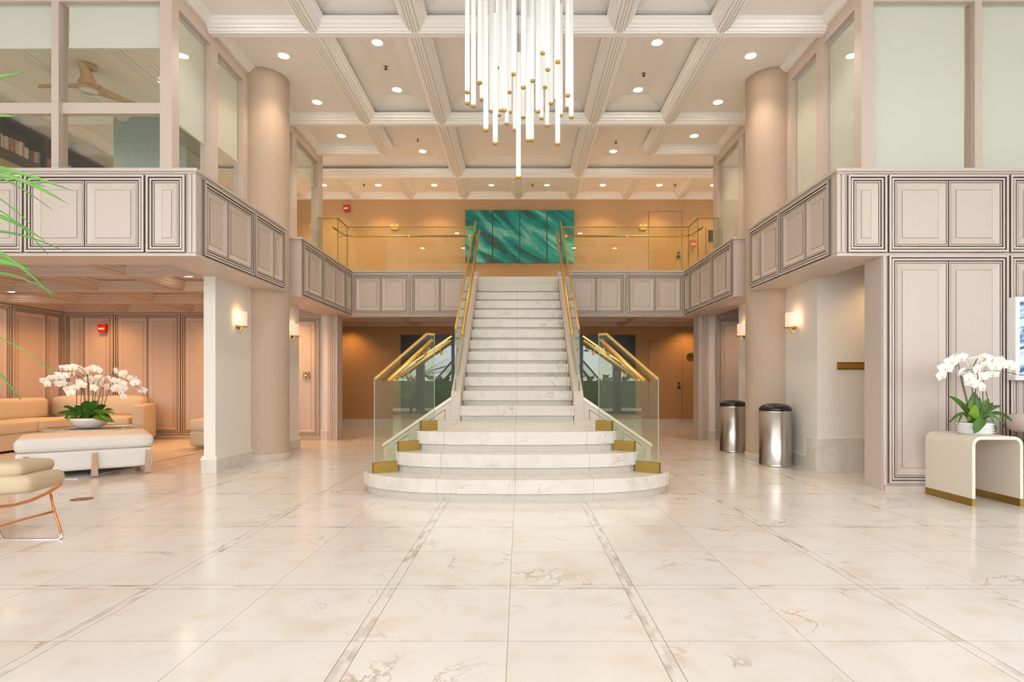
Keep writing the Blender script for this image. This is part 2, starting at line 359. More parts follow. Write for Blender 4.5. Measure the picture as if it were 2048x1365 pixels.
# wall panelling: stepped frames with grooves coloured dark for glaze and painted-in shade
RINGS = [(0, 0, 1), (0, .030, 1), (.020, .030, 0), (.020, .003, 1), (.031, .003, 1), (.031, .023, 0), (.048, .023, 0), (.048, .001, 1), (.059, .001, 1)]  # dark outer sides paint in the shade between neighbouring frames
SUB = [(0, .001, 1), (0, .020, 1), (.011, .020, 0), (.011, .008, 1), (.017, .008, 1), (.017, .018, 0), (.075, .0025, 0), (.079, .0022, 1), (.079, .0045, 1)]
def panel(parent, O, U, N, u0, u1, z0, z1, splits=(), bev=1.0, name='wall_panel'):
    mb = MB(); O = Vector(O); U = Vector(U); N = Vector(N)
    def P(u, z, d): return O + U * u + N * d + Vector((0, 0, z))
    def rings(R, a, b, c, e, k=1.0):
        prev = None
        for ins, d, mi in R:
            ins = min(ins * k, (b - a) / 2 - 0.002)
            cur = [P(a + ins, c + ins, d), P(b - ins, c + ins, d), P(b - ins, e - ins, d), P(a + ins, e - ins, d)]
            if prev:
                for i in range(4): mb.quad(prev[i], prev[(i + 1) % 4], cur[(i + 1) % 4], cur[i], mi)
            prev = cur
        return prev
    rings(RINGS, u0, u1, z0, z1)
    i = RINGS[-1][0]; a, b, c, e = u0 + i, u1 - i, z0 + i, z1 - i
    cuts = [a] + [x for s in splits for x in (s - .006, s + .006)] + [b]
    for k in range(0, len(cuts), 2):
        w = cuts[k + 1] - cuts[k]
        last = rings(SUB, cuts[k], cuts[k + 1], c, e, min(1.0, w / 0.2))
        mb.quad(*last, 0)
    for s in splits: mb.quad(P(s - .006, c, .001), P(s + .006, c, .001), P(s + .006, e, .001), P(s - .006, e, .001), 1)
    return mb.build(name, ['paint', 'groove'], parent)

# ============================================================ SETTING
XW = 3.41      # plane of the upper window walls
XF = 3.0       # face of the front fascias
XF2 = 2.965    # face of the rear side fascias
DF, DB = 5.44, 10.36
ZL, ZB = 3.003, 2.19

mb = MB(); mb.quad((-10, -4.2, 0), (10, -4.2, 0), (10, 13.2, 0), (-10, 13.2, 0)); struct('floor', mb, 'floor')

# ---- main ceiling with coffers
ZP, ZT, ZC = 5.0, 5.146, 4.88
YS = [-4.2, -2.59, -0.32, 1.95, 4.217, 6.485, 8.753, 11.0, 12.25]
mb = MB()
def frustum(x0, x1, y0, y1):
    i = .40; a = [(x0, y0, ZP), (x1, y0, ZP), (x1, y1, ZP), (x0, y1, ZP)]; b = [(x0 + i, y0 + i, ZT), (x1 - i, y0 + i, ZT), (x1 - i, y1 - i, ZT), (x0 + i, y1 - i, ZT)]
    for k in range(4): mb.quad(a[k], a[(k + 1) % 4], b[(k + 1) % 4], b[k])
    mb.quad(*b)
for r in range(7):
    y0, y1 = YS[r], YS[r + 1]
    if r < 6:
        for x0, x1 in ((-2.26, -1.13), (-1.13, 1.13), (1.13, 2.26)): frustum(x0, x1, y0, y1)
        for s in (-1, 1): mb.quad((s * 2.26, y0, ZP), (s * (XW + .1), y0, ZP), (s * (XW + .1), y1, ZP), (s * 2.26, y1, ZP))
    else:
        frustum(-1.13, 1.13, y0, y1)
        for s in (-1, 1):   # L shaped coffer that opens sideways past the window wall
            st = .0566 * 2
            mb.quad((s * 2.26, y0, ZP), (s * (XW + .1), y0, ZP), (s * (XW + .1), 9.89, ZP), (s * 2.26, 9.89, ZP))
            xs = [1.13 + .4 * k / 4 for k in range(5)] + [1.86] + [1.86 + .1 * k for k in range(1, 5)] + [5.6]
            ys = [y0, y0 + .1, y0 + .2, y0 + .3, y0 + .4, 9.89, 9.99, 10.09, 10.19, 10.29, 10.6, 10.7, 10.8, 10.9, y1]
            def h(x, y):
                d = min(x - 1.13, y1 - y, y - y0, max(2.26 - x, y - 9.89)); return ZP + (ZT - ZP) * max(0, min(1, d / .4))
            for i in range(len(xs) - 1):
                for j in range(len(ys) - 1):
                    xm, ym = (xs[i] + xs[i + 1]) / 2, (ys[j] + ys[j + 1]) / 2
                    if xm > 2.26 and ym < 9.89: continue
                    mb.quad(*[(s * x, y, h(x, y)) for x, y in ((xs[i], ys[j]), (xs[i + 1], ys[j]), (xs[i + 1], ys[j + 1]), (xs[i], ys[j + 1]))])
mb.quad((-5.6, 11.0, ZP), (5.6, 11.0, ZP), (5.6, 12.4, ZP), (-5.6, 12.4, ZP))
mb.box(-10, 10, -4.2, 13, 5.3, 5.4)
struct('ceiling', mb, 'ceil')
# beams with stepped crown mouldings
PROF = [(.040, 0), (.048, .012), (.066, .012), (.070, .030), (.094, .036), (.098, .055), (.120, .066), (.128, .095), (.150, .108), (.155, .125)]
def beam(mb, p0, p1, z, k=1.0, groove=True, sides=(1, 1)):
    """beam along x or y; bottom at z"""
    p0 = Vector((*p0, 0)); p1 = Vector((*p1, 0)); t = (p1 - p0).normalized(); n = Vector((-t.y, t.x, 0))
    pr = [(w * k, h * k) for w, h in PROF]
    line = ([(-w, h) for w, h in reversed(pr)] if sides[0] else [(0, 0.125 * k)]) + (pr if sides[1] else [(0, .125 * k)])
    for (w0, h0), (w1, h1) in zip(line, line[1:]):
        a = p0 + n * w0 + Vector((0, 0, z + h0)); b = p0 + n * w1 + Vector((0, 0, z + h1)); c = p1 + n * w1 + Vector((0, 0, z + h1)); d = p1 + n * w0 + Vector((0, 0, z + h0))
        st = abs(h1 - h0) > .006 * k and abs(w1 - w0) < .012 * k
        mb.quad(a, b, c, d, 0)
    if groove:
        for w in (-.016 * k, .016 * k):
            mb.quad(*[q + n * (w + e) + Vector((0, 0, z - .0015)) for q, e in ((p0, -.003), (p0, .003), (p1, .003), (p1, -.003))], 1)
        for w in (-.057 * k, .057 * k):
            mb.quad(*[q + n * (w + e) + Vector((0, 0, z + .0105 * k)) for q, e in ((p0, -.003), (p0, .003), (p1, .003), (p1, -.003))], 1)
mb = MB()
for x in (-2.26, -1.13, 1.13, 2.26): beam(mb, (x, -4.2), (x, 9.89 if abs(x) > 2 else 12.3), ZC)
for y in YS[1:8]: beam(mb, (-XW if y < 10 else -5.6, y), (XW if y < 10 else 5.6, y), ZC - .003, groove=False)
for x in (0, -2.26, 2.26, -3.39, 3.39, -4.52, 4.52): beam(mb, (x, 11.0), (x, 12.25), ZC)
beam(mb, (-5.6, 12.3), (5.6, 12.3), ZC - .003, groove=False)
for s in (-1, 1):
    beam(mb, (s * 2.26, 9.89), (s * XW, 9.89), ZC - .003, groove=False)
    beam(mb, (s * XW, -4.2), (s * XW, 9.95), ZC + .05, k=.8, groove=False)
o = struct('trim_1', mb, ['crown', 'cgroove'], 'white coffer beams with stepped crown mouldings on the high ceiling')

# ---- fascias (balcony fronts) with ledges
def seg_boxes(): pass
mb = MB()
for s in (-1, 1):
    def bx(x0, x1, y0, y1, z0, z1, mi=0):
        a, b = sorted((s * x0, s * x1)); mb.box(a, b, y0, y1, z0, z1, mi)
    bx(XF, 9.5, DF, 5.84, ZB, ZL - .045); bx(XF, XW + .06, 5.84, 7.50, ZB, ZL - .045)
    # ledge cap with small steps
    bx(XF - .028, 9.5, DF - .028, 5.9, ZL - .030, ZL); bx(XF - .028, XW + .06, 5.9, 7.53, ZL - .030, ZL)
    bx(XF - .014, 9.5, DF - .014, 5.88, ZL - .050, ZL - .031); bx(XF - .014, XW + .06, 5.88, 7.50, ZL - .050, ZL - .031)
    bx(XF - .016, 9.5, DF - .016, DF + .05, ZB - .004, ZB + .022); bx(XF - .0162, XF + .05, DF + .051, 7.503, ZB - .0042, ZB + .022)
    # corner strips
    bx(XF - .012, XF + .020, DF - .012, DF + .022, ZB + .03, ZL - .052); bx(XF + .030, XF + .055, DF - .014, DF + .01, ZB + .031, ZL - .053); bx(XF - .014, XF + .01, DF + .034, DF + .062, ZB + .031, ZL - .053)
t_front = struct('trim_2', mb, ['paint', 'groove'], 'taupe panelled balcony front and ledge of the two near side blocks')
mb = MB()
for s in (-1, 1):
    def bx(x0, x1, y0, y1, z0, z1, mi=0):
        a, b = sorted((s * x0, s * x1)); mb.box(a, b, y0, y1, z0, z1, mi)
    bx(XF2, XW + .06, 7.985, DB, ZB, ZL - .03); bx(XF2 - .02, XW + .06, 7.965, DB, ZL - .029, ZL); bx(XF2 - .012, XF2 + .04, 7.975, DB - .015, ZB - .004, ZB + .022)
    bx(.80, XW + 1.2, DB + .0005, DB + .3, ZB + .0006, ZL - .0305); bx(.80, XF2, DB - .02, DB + .3, ZL - .0292, ZL - .0002); bx(.80, XF2 + .02, DB - .0125, DB + .04, ZB - .0042, ZB + .022)
t_back = struct('trim_3', mb, ['paint', 'groove'], 'taupe panelled balcony front around the stair opening')
# panels on fascias
pz0, pz1 = WZ(505.5, DF), WZ(351.5, DF)
for s in (-1, 1):
    U = (s, 0, 0); N = (0, -1, 0); O = (0, DF, 0)
    def PF(a, b, sp=()): panel(t_front, O, U, N, a, b, pz0, pz1, sp)
    PF(3.085, 3.445)
    for k in range(4):
        a = 3.465 + 1.13 * k; PF(a, a + 1.11, (a + .555,))
    O = (s * XF, 0, 0); U = (0, 1, 0); N = (-s, 0, 0)
    panel(t_front, O, U, N, 5.555, 6.60, pz0, pz1, (6.02,)); panel(t_front, O, U, N, 6.62, 7.47, pz0, pz1, (7.14,))
    O = (s * XF2, 0, 0)
    for a, b, sp in ((8.02, 8.83, (8.22,)), (8.85, 9.97, (9.41,)), (9.99, 10.34, ())): panel(t_back, O, U, N, a, b, pz0, pz1, sp)
    O = (0, DB, 0); U = (s, 0, 0); N = (0, -1, 0)
    for a, b in ((1.92, 2.945), (.875, 1.90)): panel(t_back, O, U, N, a, b, pz0, pz1, ((a + b) / 2,))

# ---- upper floors
mb = MB()
for s in (-1, 1):
    a, b = sorted((s * (XW - .1), s * 9.5)); mb.box(a, b, 5.84, 12.9, 2.47, 2.86)
mb.box(-XW, -.8, 10.6, 12.9, 2.47, 2.86); mb.box(.8, XW, 10.6, 12.9, 2.47, 2.86); mb.box(-.8, .8, 10.1, 12.9, 2.6, 2.85)
struct('trim_4', mb, 'plaster', 'upper storey floor slabs')
# ---- lower ceilings: panel and beams
mb = MB()
ZLP, ZLB = 2.39, 2.262
mb.box(-9.5, -XW + .1, 5.84, 10.5, ZLP, ZLP + .06); mb.box(XW - .1, 9.5, 5.84, 10.5, ZLP, ZLP + .06); mb.box(-9.5, 9.5, 10.5, 13.1, ZLP, ZLP + .06)
mb.box(-XW, -.82, 10.36, 10.5, ZLP, ZLP + .06); mb.box(.82, XW, 10.36, 10.5, ZLP, ZLP + .06)
for s in (-1, 1):
    for x in (4.62, 5.76, 6.90, 8.03): beam(mb, (s * x, 5.84), (s * x, 10.4), ZLB, groove=True)
    for y in (6.83, 7.98, 9.16, 10.28): beam(mb, (s * 3.45, y), (s * 9.0, y), ZLB - .003, groove=False)
    beam(mb, (s * 3.50, 5.84), (s * 3.50, 10.4), ZLB, groove=False)
for x in (-3.4, -2.26, -1.13, 0, 1.13, 2.26, 3.4): beam(mb, (x, 10.66), (x, 12.9), ZLB)
for y in (10.74, 11.85, 12.9): beam(mb, (-5, y), (5, y), ZLB - .003, groove=False)
struct('trim_5', mb, ['paint', 'groove'], 'taupe coffered ceiling under the balcony')

# ---- walls
mb = MB(); mb.box(-5.6, 5.6, 12.3, 12.45, 2.86, 5.3); struct('wall_back', mb, 'cloth')
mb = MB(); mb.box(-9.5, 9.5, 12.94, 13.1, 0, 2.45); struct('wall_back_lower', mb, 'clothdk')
mb = MB(); mb.box(-9.5, 9.5, 12.90, 12.94, 0, .19); mb.box(-9.5, 9.5, 12.885, 12.94, .19, .205, 0); struct('baseboard_back', mb, 'basem')
# outer shell: sides and rooms
mb = MB(); mb.box(-8.2, -8.06, 5.84, 10.45, 0, 2.45); ol = struct('wall_left', mb, 'paint')
for a, b in ((7.0, 8.11), (8.13, 9.24), (9.26, 10.27)): panel(ol, (-8.06, 0, 0), (0, 1, 0), (1, 0, 0), a, b, .10, 2.23, ((a + b) / 2 + (.17 if b > 10 else 0),))
mb = MB(); mb.box(-8.2, -3.86, 10.33, 10.46, 0, 2.45); ob = struct('wall_left_back', mb, 'paint')
xs = [WX(131, 10.33), WX(229, 10.33), WX(363, 10.33)]
panel(ob, (0, 10.33, 0), (1, 0, 0), (0, -1, 0), xs[0] + .02, xs[1] - .01, .10, 2.23, (WX(169, 10.33),))
panel(ob, (0, 10.33, 0), (1, 0, 0), (0, -1, 0), xs[1] + .01, xs[2] - .01, .10, 2.23, ((xs[1] + xs[2]) / 2,))
panel(ob, (0, 10.33, 0), (1, 0, 0), (0, -1, 0), xs[2] + .01, xs[2] + 1.14, .10, 2.23, (xs[2] + .58,))
panel(ob, (0, 10.33, 0), (1, 0, 0), (0, -1, 0), xs[2] + 1.16, -3.88, .10, 2.23)
mb = MB(); mb.box(-8.06, -3.86, 10.30, 10.33, 0, .05); mb.box(-8.06, -3.86, 10.285, 10.33, .05, .08); struct('baseboard_left', mb, 'paint')
# paneled facing walls beside the hall (left and right), white strip and end post
for s, nm in ((-1, 'wall_hall_left'), (1, 'wall_hall_right')):
    mb = MB()
    def bx(x0, x1, y0, y1, z0, z1, mi=0):
        a, b = sorted((s * x0, s * x1)); mb.box(a, b, y0, y1, z0, z1, mi)
    bx(3.46, 4.9, 10.2, 10.34, 0, ZB + .2, 0)
    bx(3.165, 3.33, 10.2, 10.5, 0, ZB + .02, 0)
    for k in range(3): bx(3.215 + .03 * k, 3.235 + .03 * k, 10.185, 10.2, .03, ZB, 0)
    ow = struct(nm, mb, ['paint', 'groove'])
    if s < 0: panel(ow, (0, 10.2, 0), (-1, 0, 0), (0, -1, 0), 3.48, 4.42, .07, 2.15)
    else: panel(ow, (0, 10.2, 0), (1, 0, 0), (0, -1, 0), 3.48, 4.42, .07, 2.15)
    mb = MB(); bx(3.33, 3.46, 10.23, 10.33, .17, ZB + .2, 0); bx(3.325, 3.465, 10.20, 10.33, 0, .16, 1); bx(3.322, 3.468, 10.19, 10.33, .16, .185, 0)
    struct('trim_%d' % (6 if s < 0 else 7), mb, ['plaster', 'basem'], 'white pilaster strip at the %s end of the lower hall' % ('left' if s < 0 else 'right'))
# white piers / side walls
def pier(name, s, y0, y1, thick=.13, marble_h=.145):
    mb = MB()
    def bx(x0, x1, y0, y1, z0, z1, mi=0):
        a, b = sorted((s * x0, s * x1)); mb.box(a, b, y0, y1, z0, z1, mi)
    bx(3.36, 3.36 + thick, y0, y1, 0, ZLB + .13, 0)
    bx(3.338, 3.36 + thick + .02, y0 - .02, y1 + .01, 0, marble_h, 1)
    bx(3.332, 3.36 + thick + .026, y0 - .026, y1 + .016, marble_h, marble_h + .018, 0); bx(3.342, 3.36 + thick + .016, y0 - .016, y1 + .01, marble_h + .018, marble_h + .045, 0)
    return struct(name, mb, ['plaster', 'basem'])
pier('wall_pier_left', -1, 6.49, 7.46)
pier('wall_pier_left_rear', -1, 7.86, 8.95)
pier('wall_pier_right_rear', 1, 7.86, 8.86)
# right: wall going back, then a facing wall with tall marble base
mb = MB(); mb.prism([(3.39, 6.58), (5.6, 6.58), (5.6, 6.72), (3.5, 6.72), (3.5, 7.46), (3.39, 7.46)], 0, ZLB + .13, 'z', 0)
mb.prism([(3.365, 6.55), (5.59, 6.55), (5.59, 6.60), (3.41, 6.60), (3.41, 6.78), (3.365, 6.78)], 0, .37, 'z', 1)
mb.prism([(3.360, 6.545), (5.58, 6.545), (5.58, 6.60), (3.41, 6.60), (3.41, 6.80), (3.360, 6.80)], .371, .386, 'z', 0)
mb.box(3.362, 3.41, 6.785, 6.81, .17, .37, 0); mb.box(3.366, 3.41, 6.781, 7.455, 0, .148, 1); mb.box(3.361, 3.41, 6.815, 7.452, .149, .172, 0)
struct('wall_pier_right', mb, ['plaster', 'basem'])
mb = MB(); mb.box(5.5, 5.6, 5.7, 6.6, 0, 2.4); struct('wall_corridor_end', mb, 'plaster')
mb = MB(); mb.box(3.41, 7.6, DF, 5.71, 0, ZB); owr = struct('wall_right', mb, ['paint', 'groove'])
for k in range(3):
    a = 3.465 + 1.13 * k; panel(owr, (0, DF, 0), (1, 0, 0), (0, -1, 0), a, a + 1.11, .07, WZ(512, DF), (a + .555,))
mb = MB(); mb.box(3.425, 7.6, DF - .03, DF, .0, .045); mb.box(3.415, 3.44, DF - .02, DF, .05, ZB); struct('baseboard_right', mb, 'paint')
# upper window walls
def frame_wall(side):
    s = side; nm = 'window_1' if s < 0 else 'window_2'
    mb = MB(); g = MB()
    def bx(x0, x1, y0, y1, z0, z1, mi=0, m=mb):
        a, b = sorted((s * x0, s * x1)); m.box(a, b, y0, y1, z0, z1, mi)
    Y0, Y1 = 5.76, 10.18; H0, H1 = 4.78, 4.99
    # side run
    bx(XW + .0005, XW + .119, Y0 + .121, Y1, H0, H1)
    for a, b in ((Y0 + .1205, 5.885), (6.49, 6.64), (7.25, 7.42), (8.82, 9.0), (9.95, Y1)): bx(XW, XW + .12, a, b, 2.86, H0)
    bx(XW + .02, XW + .1, Y0, Y1, 2.86, 3.01)
    # front run
    bx(XW - .0005, 9.5, Y0, Y0 + .12, H0, H1)
    for a, b in ((XW, XW + .118), (WX(117, Y0) * -1, WX(102.5, Y0) * -1), (5.66, 5.74), (6.86, 6.94)): bx(a, b, Y0, Y0 + .12, 2.86, H0)
    bx(XW, 9.5, Y0 + .02, Y0 + .1, 2.86, 3.01)
    if s < 0: bx(XW + .1, 9.5, Y0 + .04, Y0 + .10, WZ(230, 5.83), WZ(208.5, 5.83))
    o = struct(nm, mb, 'frame')
    g.box(*sorted((s * (XW + .055), s * (XW + .061))), Y0 + .1, 10.0, 2.9, H0 + .02); g.build('window_pane', 'gwin', o)
    g = MB(); g.box(*sorted((s * (XW + .1), s * 9.4)), Y0 + .055, Y0 + .061, 2.9, H0 + .03); g.build('window_pane', 'gwin', o)
frame_wall(-1); frame_wall(1)
# blinds
def blind(x0, x1, y0, y1, z0, z1, label, rail=True):
    mb = MB(); mb.box(x0, x1, y0, y1, z0, z1)
    t = thing('roller_blind', label, 'blind', ((x0 + x1) / 2, (y0 + y1) / 2, z1), 'roller blinds')
    mb.build('blind_fabric', 'blind', t)
    mb = MB()
    if x1 - x0 > y1 - y0: mb.box(x0, x1, y0 - .01, y1 + .01, z0 - .012, z0 + .012); mb.build('bottom_bar', 'blind', t); mb = MB(); mb.box(x0, x1, y0 - .02, y1 + .03, z1, z1 + .04)
    else: mb.box(x0 - .01, x1 + .01, y0, y1, z0 - .012, z0 + .012); mb.build('bottom_bar', 'blind', t); mb = MB(); mb.box(x0 - .02, x1 + .02, y0, y1, z1, z1 + .04)
    mb.build('head_rail', 'rail', t)
zt = 4.755
blind(-4.49, -3.53, 5.845, 5.848, WZ(95, 5.846), zt + .02, 'half-lowered roller blind in the left front window nearest the stair')
blind(-5.66, -4.575, 5.845, 5.848, WZ(96, 5.846), zt + .02, 'half-lowered roller blind at the top left corner of the picture')
blind(-3.49, -3.487, 5.90, 6.485, 3.672, zt, 'half-lowered roller blind in the first side pane of the left window wall')
blind(-3.49, -3.487, 6.645, 7.245, 3.765, zt, 'half-lowered roller blind in the side pane beside the left column')
blind(-3.49, -3.487, 8.0, 8.815, 4.37, zt, 'short roller blind just behind the left column')
blind(-3.49, -3.487, 9.005, 9.945, 4.375, zt, 'short roller blind in the farthest side pane on the left')
blind(3.53, 4.49, 5.845, 5.848, 2.98, zt + .02, 'fully lowered white roller blind in the right front window beside the corner post')
blind(4.56, 5.66, 5.845, 5.848, 2.98, zt + .02, 'fully lowered white roller blind at the top right corner of the picture')
blind(3.487, 3.49, 5.90, 6.485, 2.98, zt, 'fully lowered roller blind in the first side pane of the right window wall')
blind(3.487, 3.49, 6.645, 7.245, 2.98, zt, 'fully lowered roller blind in the side pane beside the right column')
blind(3.487, 3.49, 8.0, 8.815, 2.98, zt, 'fully lowered roller blind just behind the right column')
blind(3.487, 3.49, 9.005, 9.945, 2.98, zt, 'fully lowered roller blind in the farthest side pane on the right')
# upper side rooms: ceilings, walls
mb = MB()
for s in (-1, 1):
    for a, b, y0, y1 in ((XW + .105, 5.6, 5.86, 9.885), (5.601, 9.0, 5.86, 12.3)): mb.box(*sorted((s * a, s * b)), y0, y1, 5.0, 5.05)
struct('ceiling_upper_rooms', mb, 'ceil')
mb = MB()
for y in (6.485, 8.753, 9.89): beam(mb, (-7.7, y), (-3.55, y), ZC - .003, groove=False)
for y in (11.0, 12.2): beam(mb, (-7.7, y), (-5.6, y), ZC - .003, groove=False)
for x in (-3.62, -4.70, -5.83, -6.96, -7.62): beam(mb, (x, 5.9), (x, 9.8 if x > -5 else 12.2), ZC)
struct('trim_8', mb, ['crown', 'cgroove'], 'white ceiling beams in the room behind the left upper windows')
mb = MB(); mb.box(-7.8, -7.7, 5.86, 12.3, 2.86, 5.0); struct('wall_upper_left', mb, 'yellow')
mb = MB(); mb.box(-7.8, -5.6, 12.2, 12.3, 2.86, 5.0); struct('wall_upper_left_back', mb, 'cloth')
mb = MB(); mb.box(7.7, 7.8, 5.86, 12.3, 2.86, 5.0); mb.box(5.6, 7.8, 12.2, 12.3, 2.86, 5.0); struct('wall_upper_right', mb, 'plaster')
mb = MB(); mb.box(-9.7, -9.5, -4.2, 13.1, 0, 5.3); mb.box(-9.5, -8.2, 5.84, 5.9, 0, 2.4); struct('wall_outer_left', mb, 'plaster')
mb = MB(); mb.box(9.5, 9.7, -4.2, 13.1, 0, 5.3); mb.box(7.6, 9.5, DF, 5.7, 0, 2.4); struct('wall_outer_right', mb, 'plaster')

# ============================================================ COLUMNS
for s, side in ((-1, 'left'), (1, 'right')):
    t = thing('round_column', 'tall round linen-clad column between floor and ceiling on the %s' % side, 'column', (s * 3.33, 7.66, 0), 'round columns')
    mb = MB(); mb.lathe([(.31, .08), (.31, 4.995)], (s * 3.33, 7.66, 0), 64); mb.build('shaft', 'column', t)
    mb = MB(); mb.lathe([(.321, .0), (.321, .085), (.31, .092)], (s * 3.33, 7.66, 0), 64); mb.build('base_ring', 'paint', t)

# ============================================================ STAIRCASE
RZ, TD, D4, Z4 = .1776, .2608, 7.02, .7265
st = thing('staircase', 'wide marble staircase with rounded lower steps in the middle of the lobby', 'staircase', (0, 7, 0))
def outline(a, f, db, rc, back, n=2.7, ins=0.0):
    pts = []; a -= ins; f += ins; rc = max(.05, rc)
    K = 20
    for i in range(K + 1):      # front superellipse from left to right
        th = math.pi - math.pi * i / K
        cx_, sy_ = math.cos(th), math.sin(th)
        pts.append((a * math.copysign(abs(cx_) ** (2 / n), cx_), db - (db - f) * abs(sy_) ** (2 / n)))
    for i in range(9):
        th = math.pi / 2 * i / 8; pts.append((a - rc + rc * math.cos(th), back - rc + rc * math.sin(th)))
    for i in range(9):
        th = math.pi / 2 + math.pi / 2 * i / 8; pts.append((-a + rc + rc * math.cos(th), back - rc + rc * math.sin(th)))
    return pts
for k, (a, f, db, z, rc) in enumerate(((1.46, 4.86, 5.75, .19, .75), (1.25, 5.12, 5.75, .37, .5), (1.05, 5.345, 5.72, .55, .3))):
    zb = (0, .19, .37)[k]
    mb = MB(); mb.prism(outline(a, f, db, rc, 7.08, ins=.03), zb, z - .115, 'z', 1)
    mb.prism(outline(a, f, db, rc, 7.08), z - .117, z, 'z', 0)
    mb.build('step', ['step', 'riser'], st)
for n in range(4, 17):
    d = D4 + (n - 4) * TD; z = Z4 + (n - 4) * RZ
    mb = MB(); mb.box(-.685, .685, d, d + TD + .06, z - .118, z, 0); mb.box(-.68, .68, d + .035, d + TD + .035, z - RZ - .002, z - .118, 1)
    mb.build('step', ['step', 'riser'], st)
nz = lambda d: Z4 + (RZ / TD) * (d - D4)
for s in (-1, 1):
    mb = MB(); y0, y1 = 7.045, 10.36
    a, b = sorted((s * .688, s * .80))
    mb.prism([(y0, .50), (y0 + .9, .5), (y1, nz(y1) - .62), (y1, min(nz(y1) + .14, 2.99)), (y0, nz(y0) + .125)], a, b, 'x'); mb.build('stringer', 'paint', st)
    # low flank wall with inset panel
    mb = MB(); ztop = lambda x: .867 - (abs(x) - .75) * (.867 - .27) / (1.62 - .75)
    P = [(s * .69, .0), (s * .69, .868), (s * .75, .868), (s * 1.62, .27), (s * 1.62, 0)]
    mb.prism(P, 7.06, 7.19, 'y')
    Q = [(s * .87, .56), (s * .87, ztop(.87) - .10), (s * 1.50, ztop(1.5) - .10), (s * 1.50, .16), (s * 1.2, .3)]
    mb.build('flank_wall', 'paint', st)
    mb = MB(); top = [(s * .80, ztop(.8) + .004), (s * 1.63, ztop(1.63) + .004), (s * 1.63, ztop(1.63) - .035), (s * .80, ztop(.8) - .035)]
    mb.prism(top, 7.04, 7.20, 'y'); mb.build('flank_cap', 'cream', st)
    mb = MB(); gw = .006
    for (x0, z0), (x1, z1) in (((.875, .56), (.875, ztop(.875) - .1)), ((.875, ztop(.875) - .1), (1.5, ztop(1.5) - .1)), ((1.5, ztop(1.5) - .1), (1.5, .05))):
        mb.tube([(s * x0, 7.06, z0), (s * x1, 7.06, z1)], .004, 6)
    mb.build('flank_groove', 'groove', st)

# ---- balustrades
def plate(mb, pts3, nrm, th, mi_face=0, mi_edge=1):
    nrm = Vector(nrm).normalized() * th / 2; a = [Vector(p) - nrm for p in pts3]; b = [Vector(p) + nrm for p in pts3]; n = len(a)
    mb.add(a, [tuple(range(n))], mi_face); mb.add(b, [tuple(reversed(range(n)))], mi_face)
    for i in range(n): mb.quad(a[i], a[(i + 1) % n], b[(i + 1) % n], b[i], mi_edge)
def cap_strip(mb, path, w, h, nrm):
    nrm = Vector(nrm).normalized()
    for p, q in zip(path, path[1:]):
        p, q = Vector(p), Vector(q); t = (q - p).normalized(); u = nrm.cross(t).normalized()
        if u.z < 0: u = -u
        v = [p - nrm * w / 2 - u * h, q - nrm * w / 2 - u * h, q + nrm * w / 2 - u * h, p + nrm * w / 2 - u * h, p - nrm * w / 2 + u * .004, q - nrm * w / 2 + u * .004, q + nrm * w / 2 + u * .004, p + nrm * w / 2 + u * .004]
        mb.hexa(v)
def bracket(parent, a, b, foot=None):
    mb = MB(); mb.tube([a, b], .006, 8); a = Vector(a); b = Vector(b)
    d = (b - a).normalized(); mb.tube([a - d * .004, a + d * .006], .02, 14)
    mb.tube([b + Vector((0, 0, -.002)), b + Vector((0, 0, .02))], .008, 8)
    mb.build('rail_bracket', 'brass', parent)
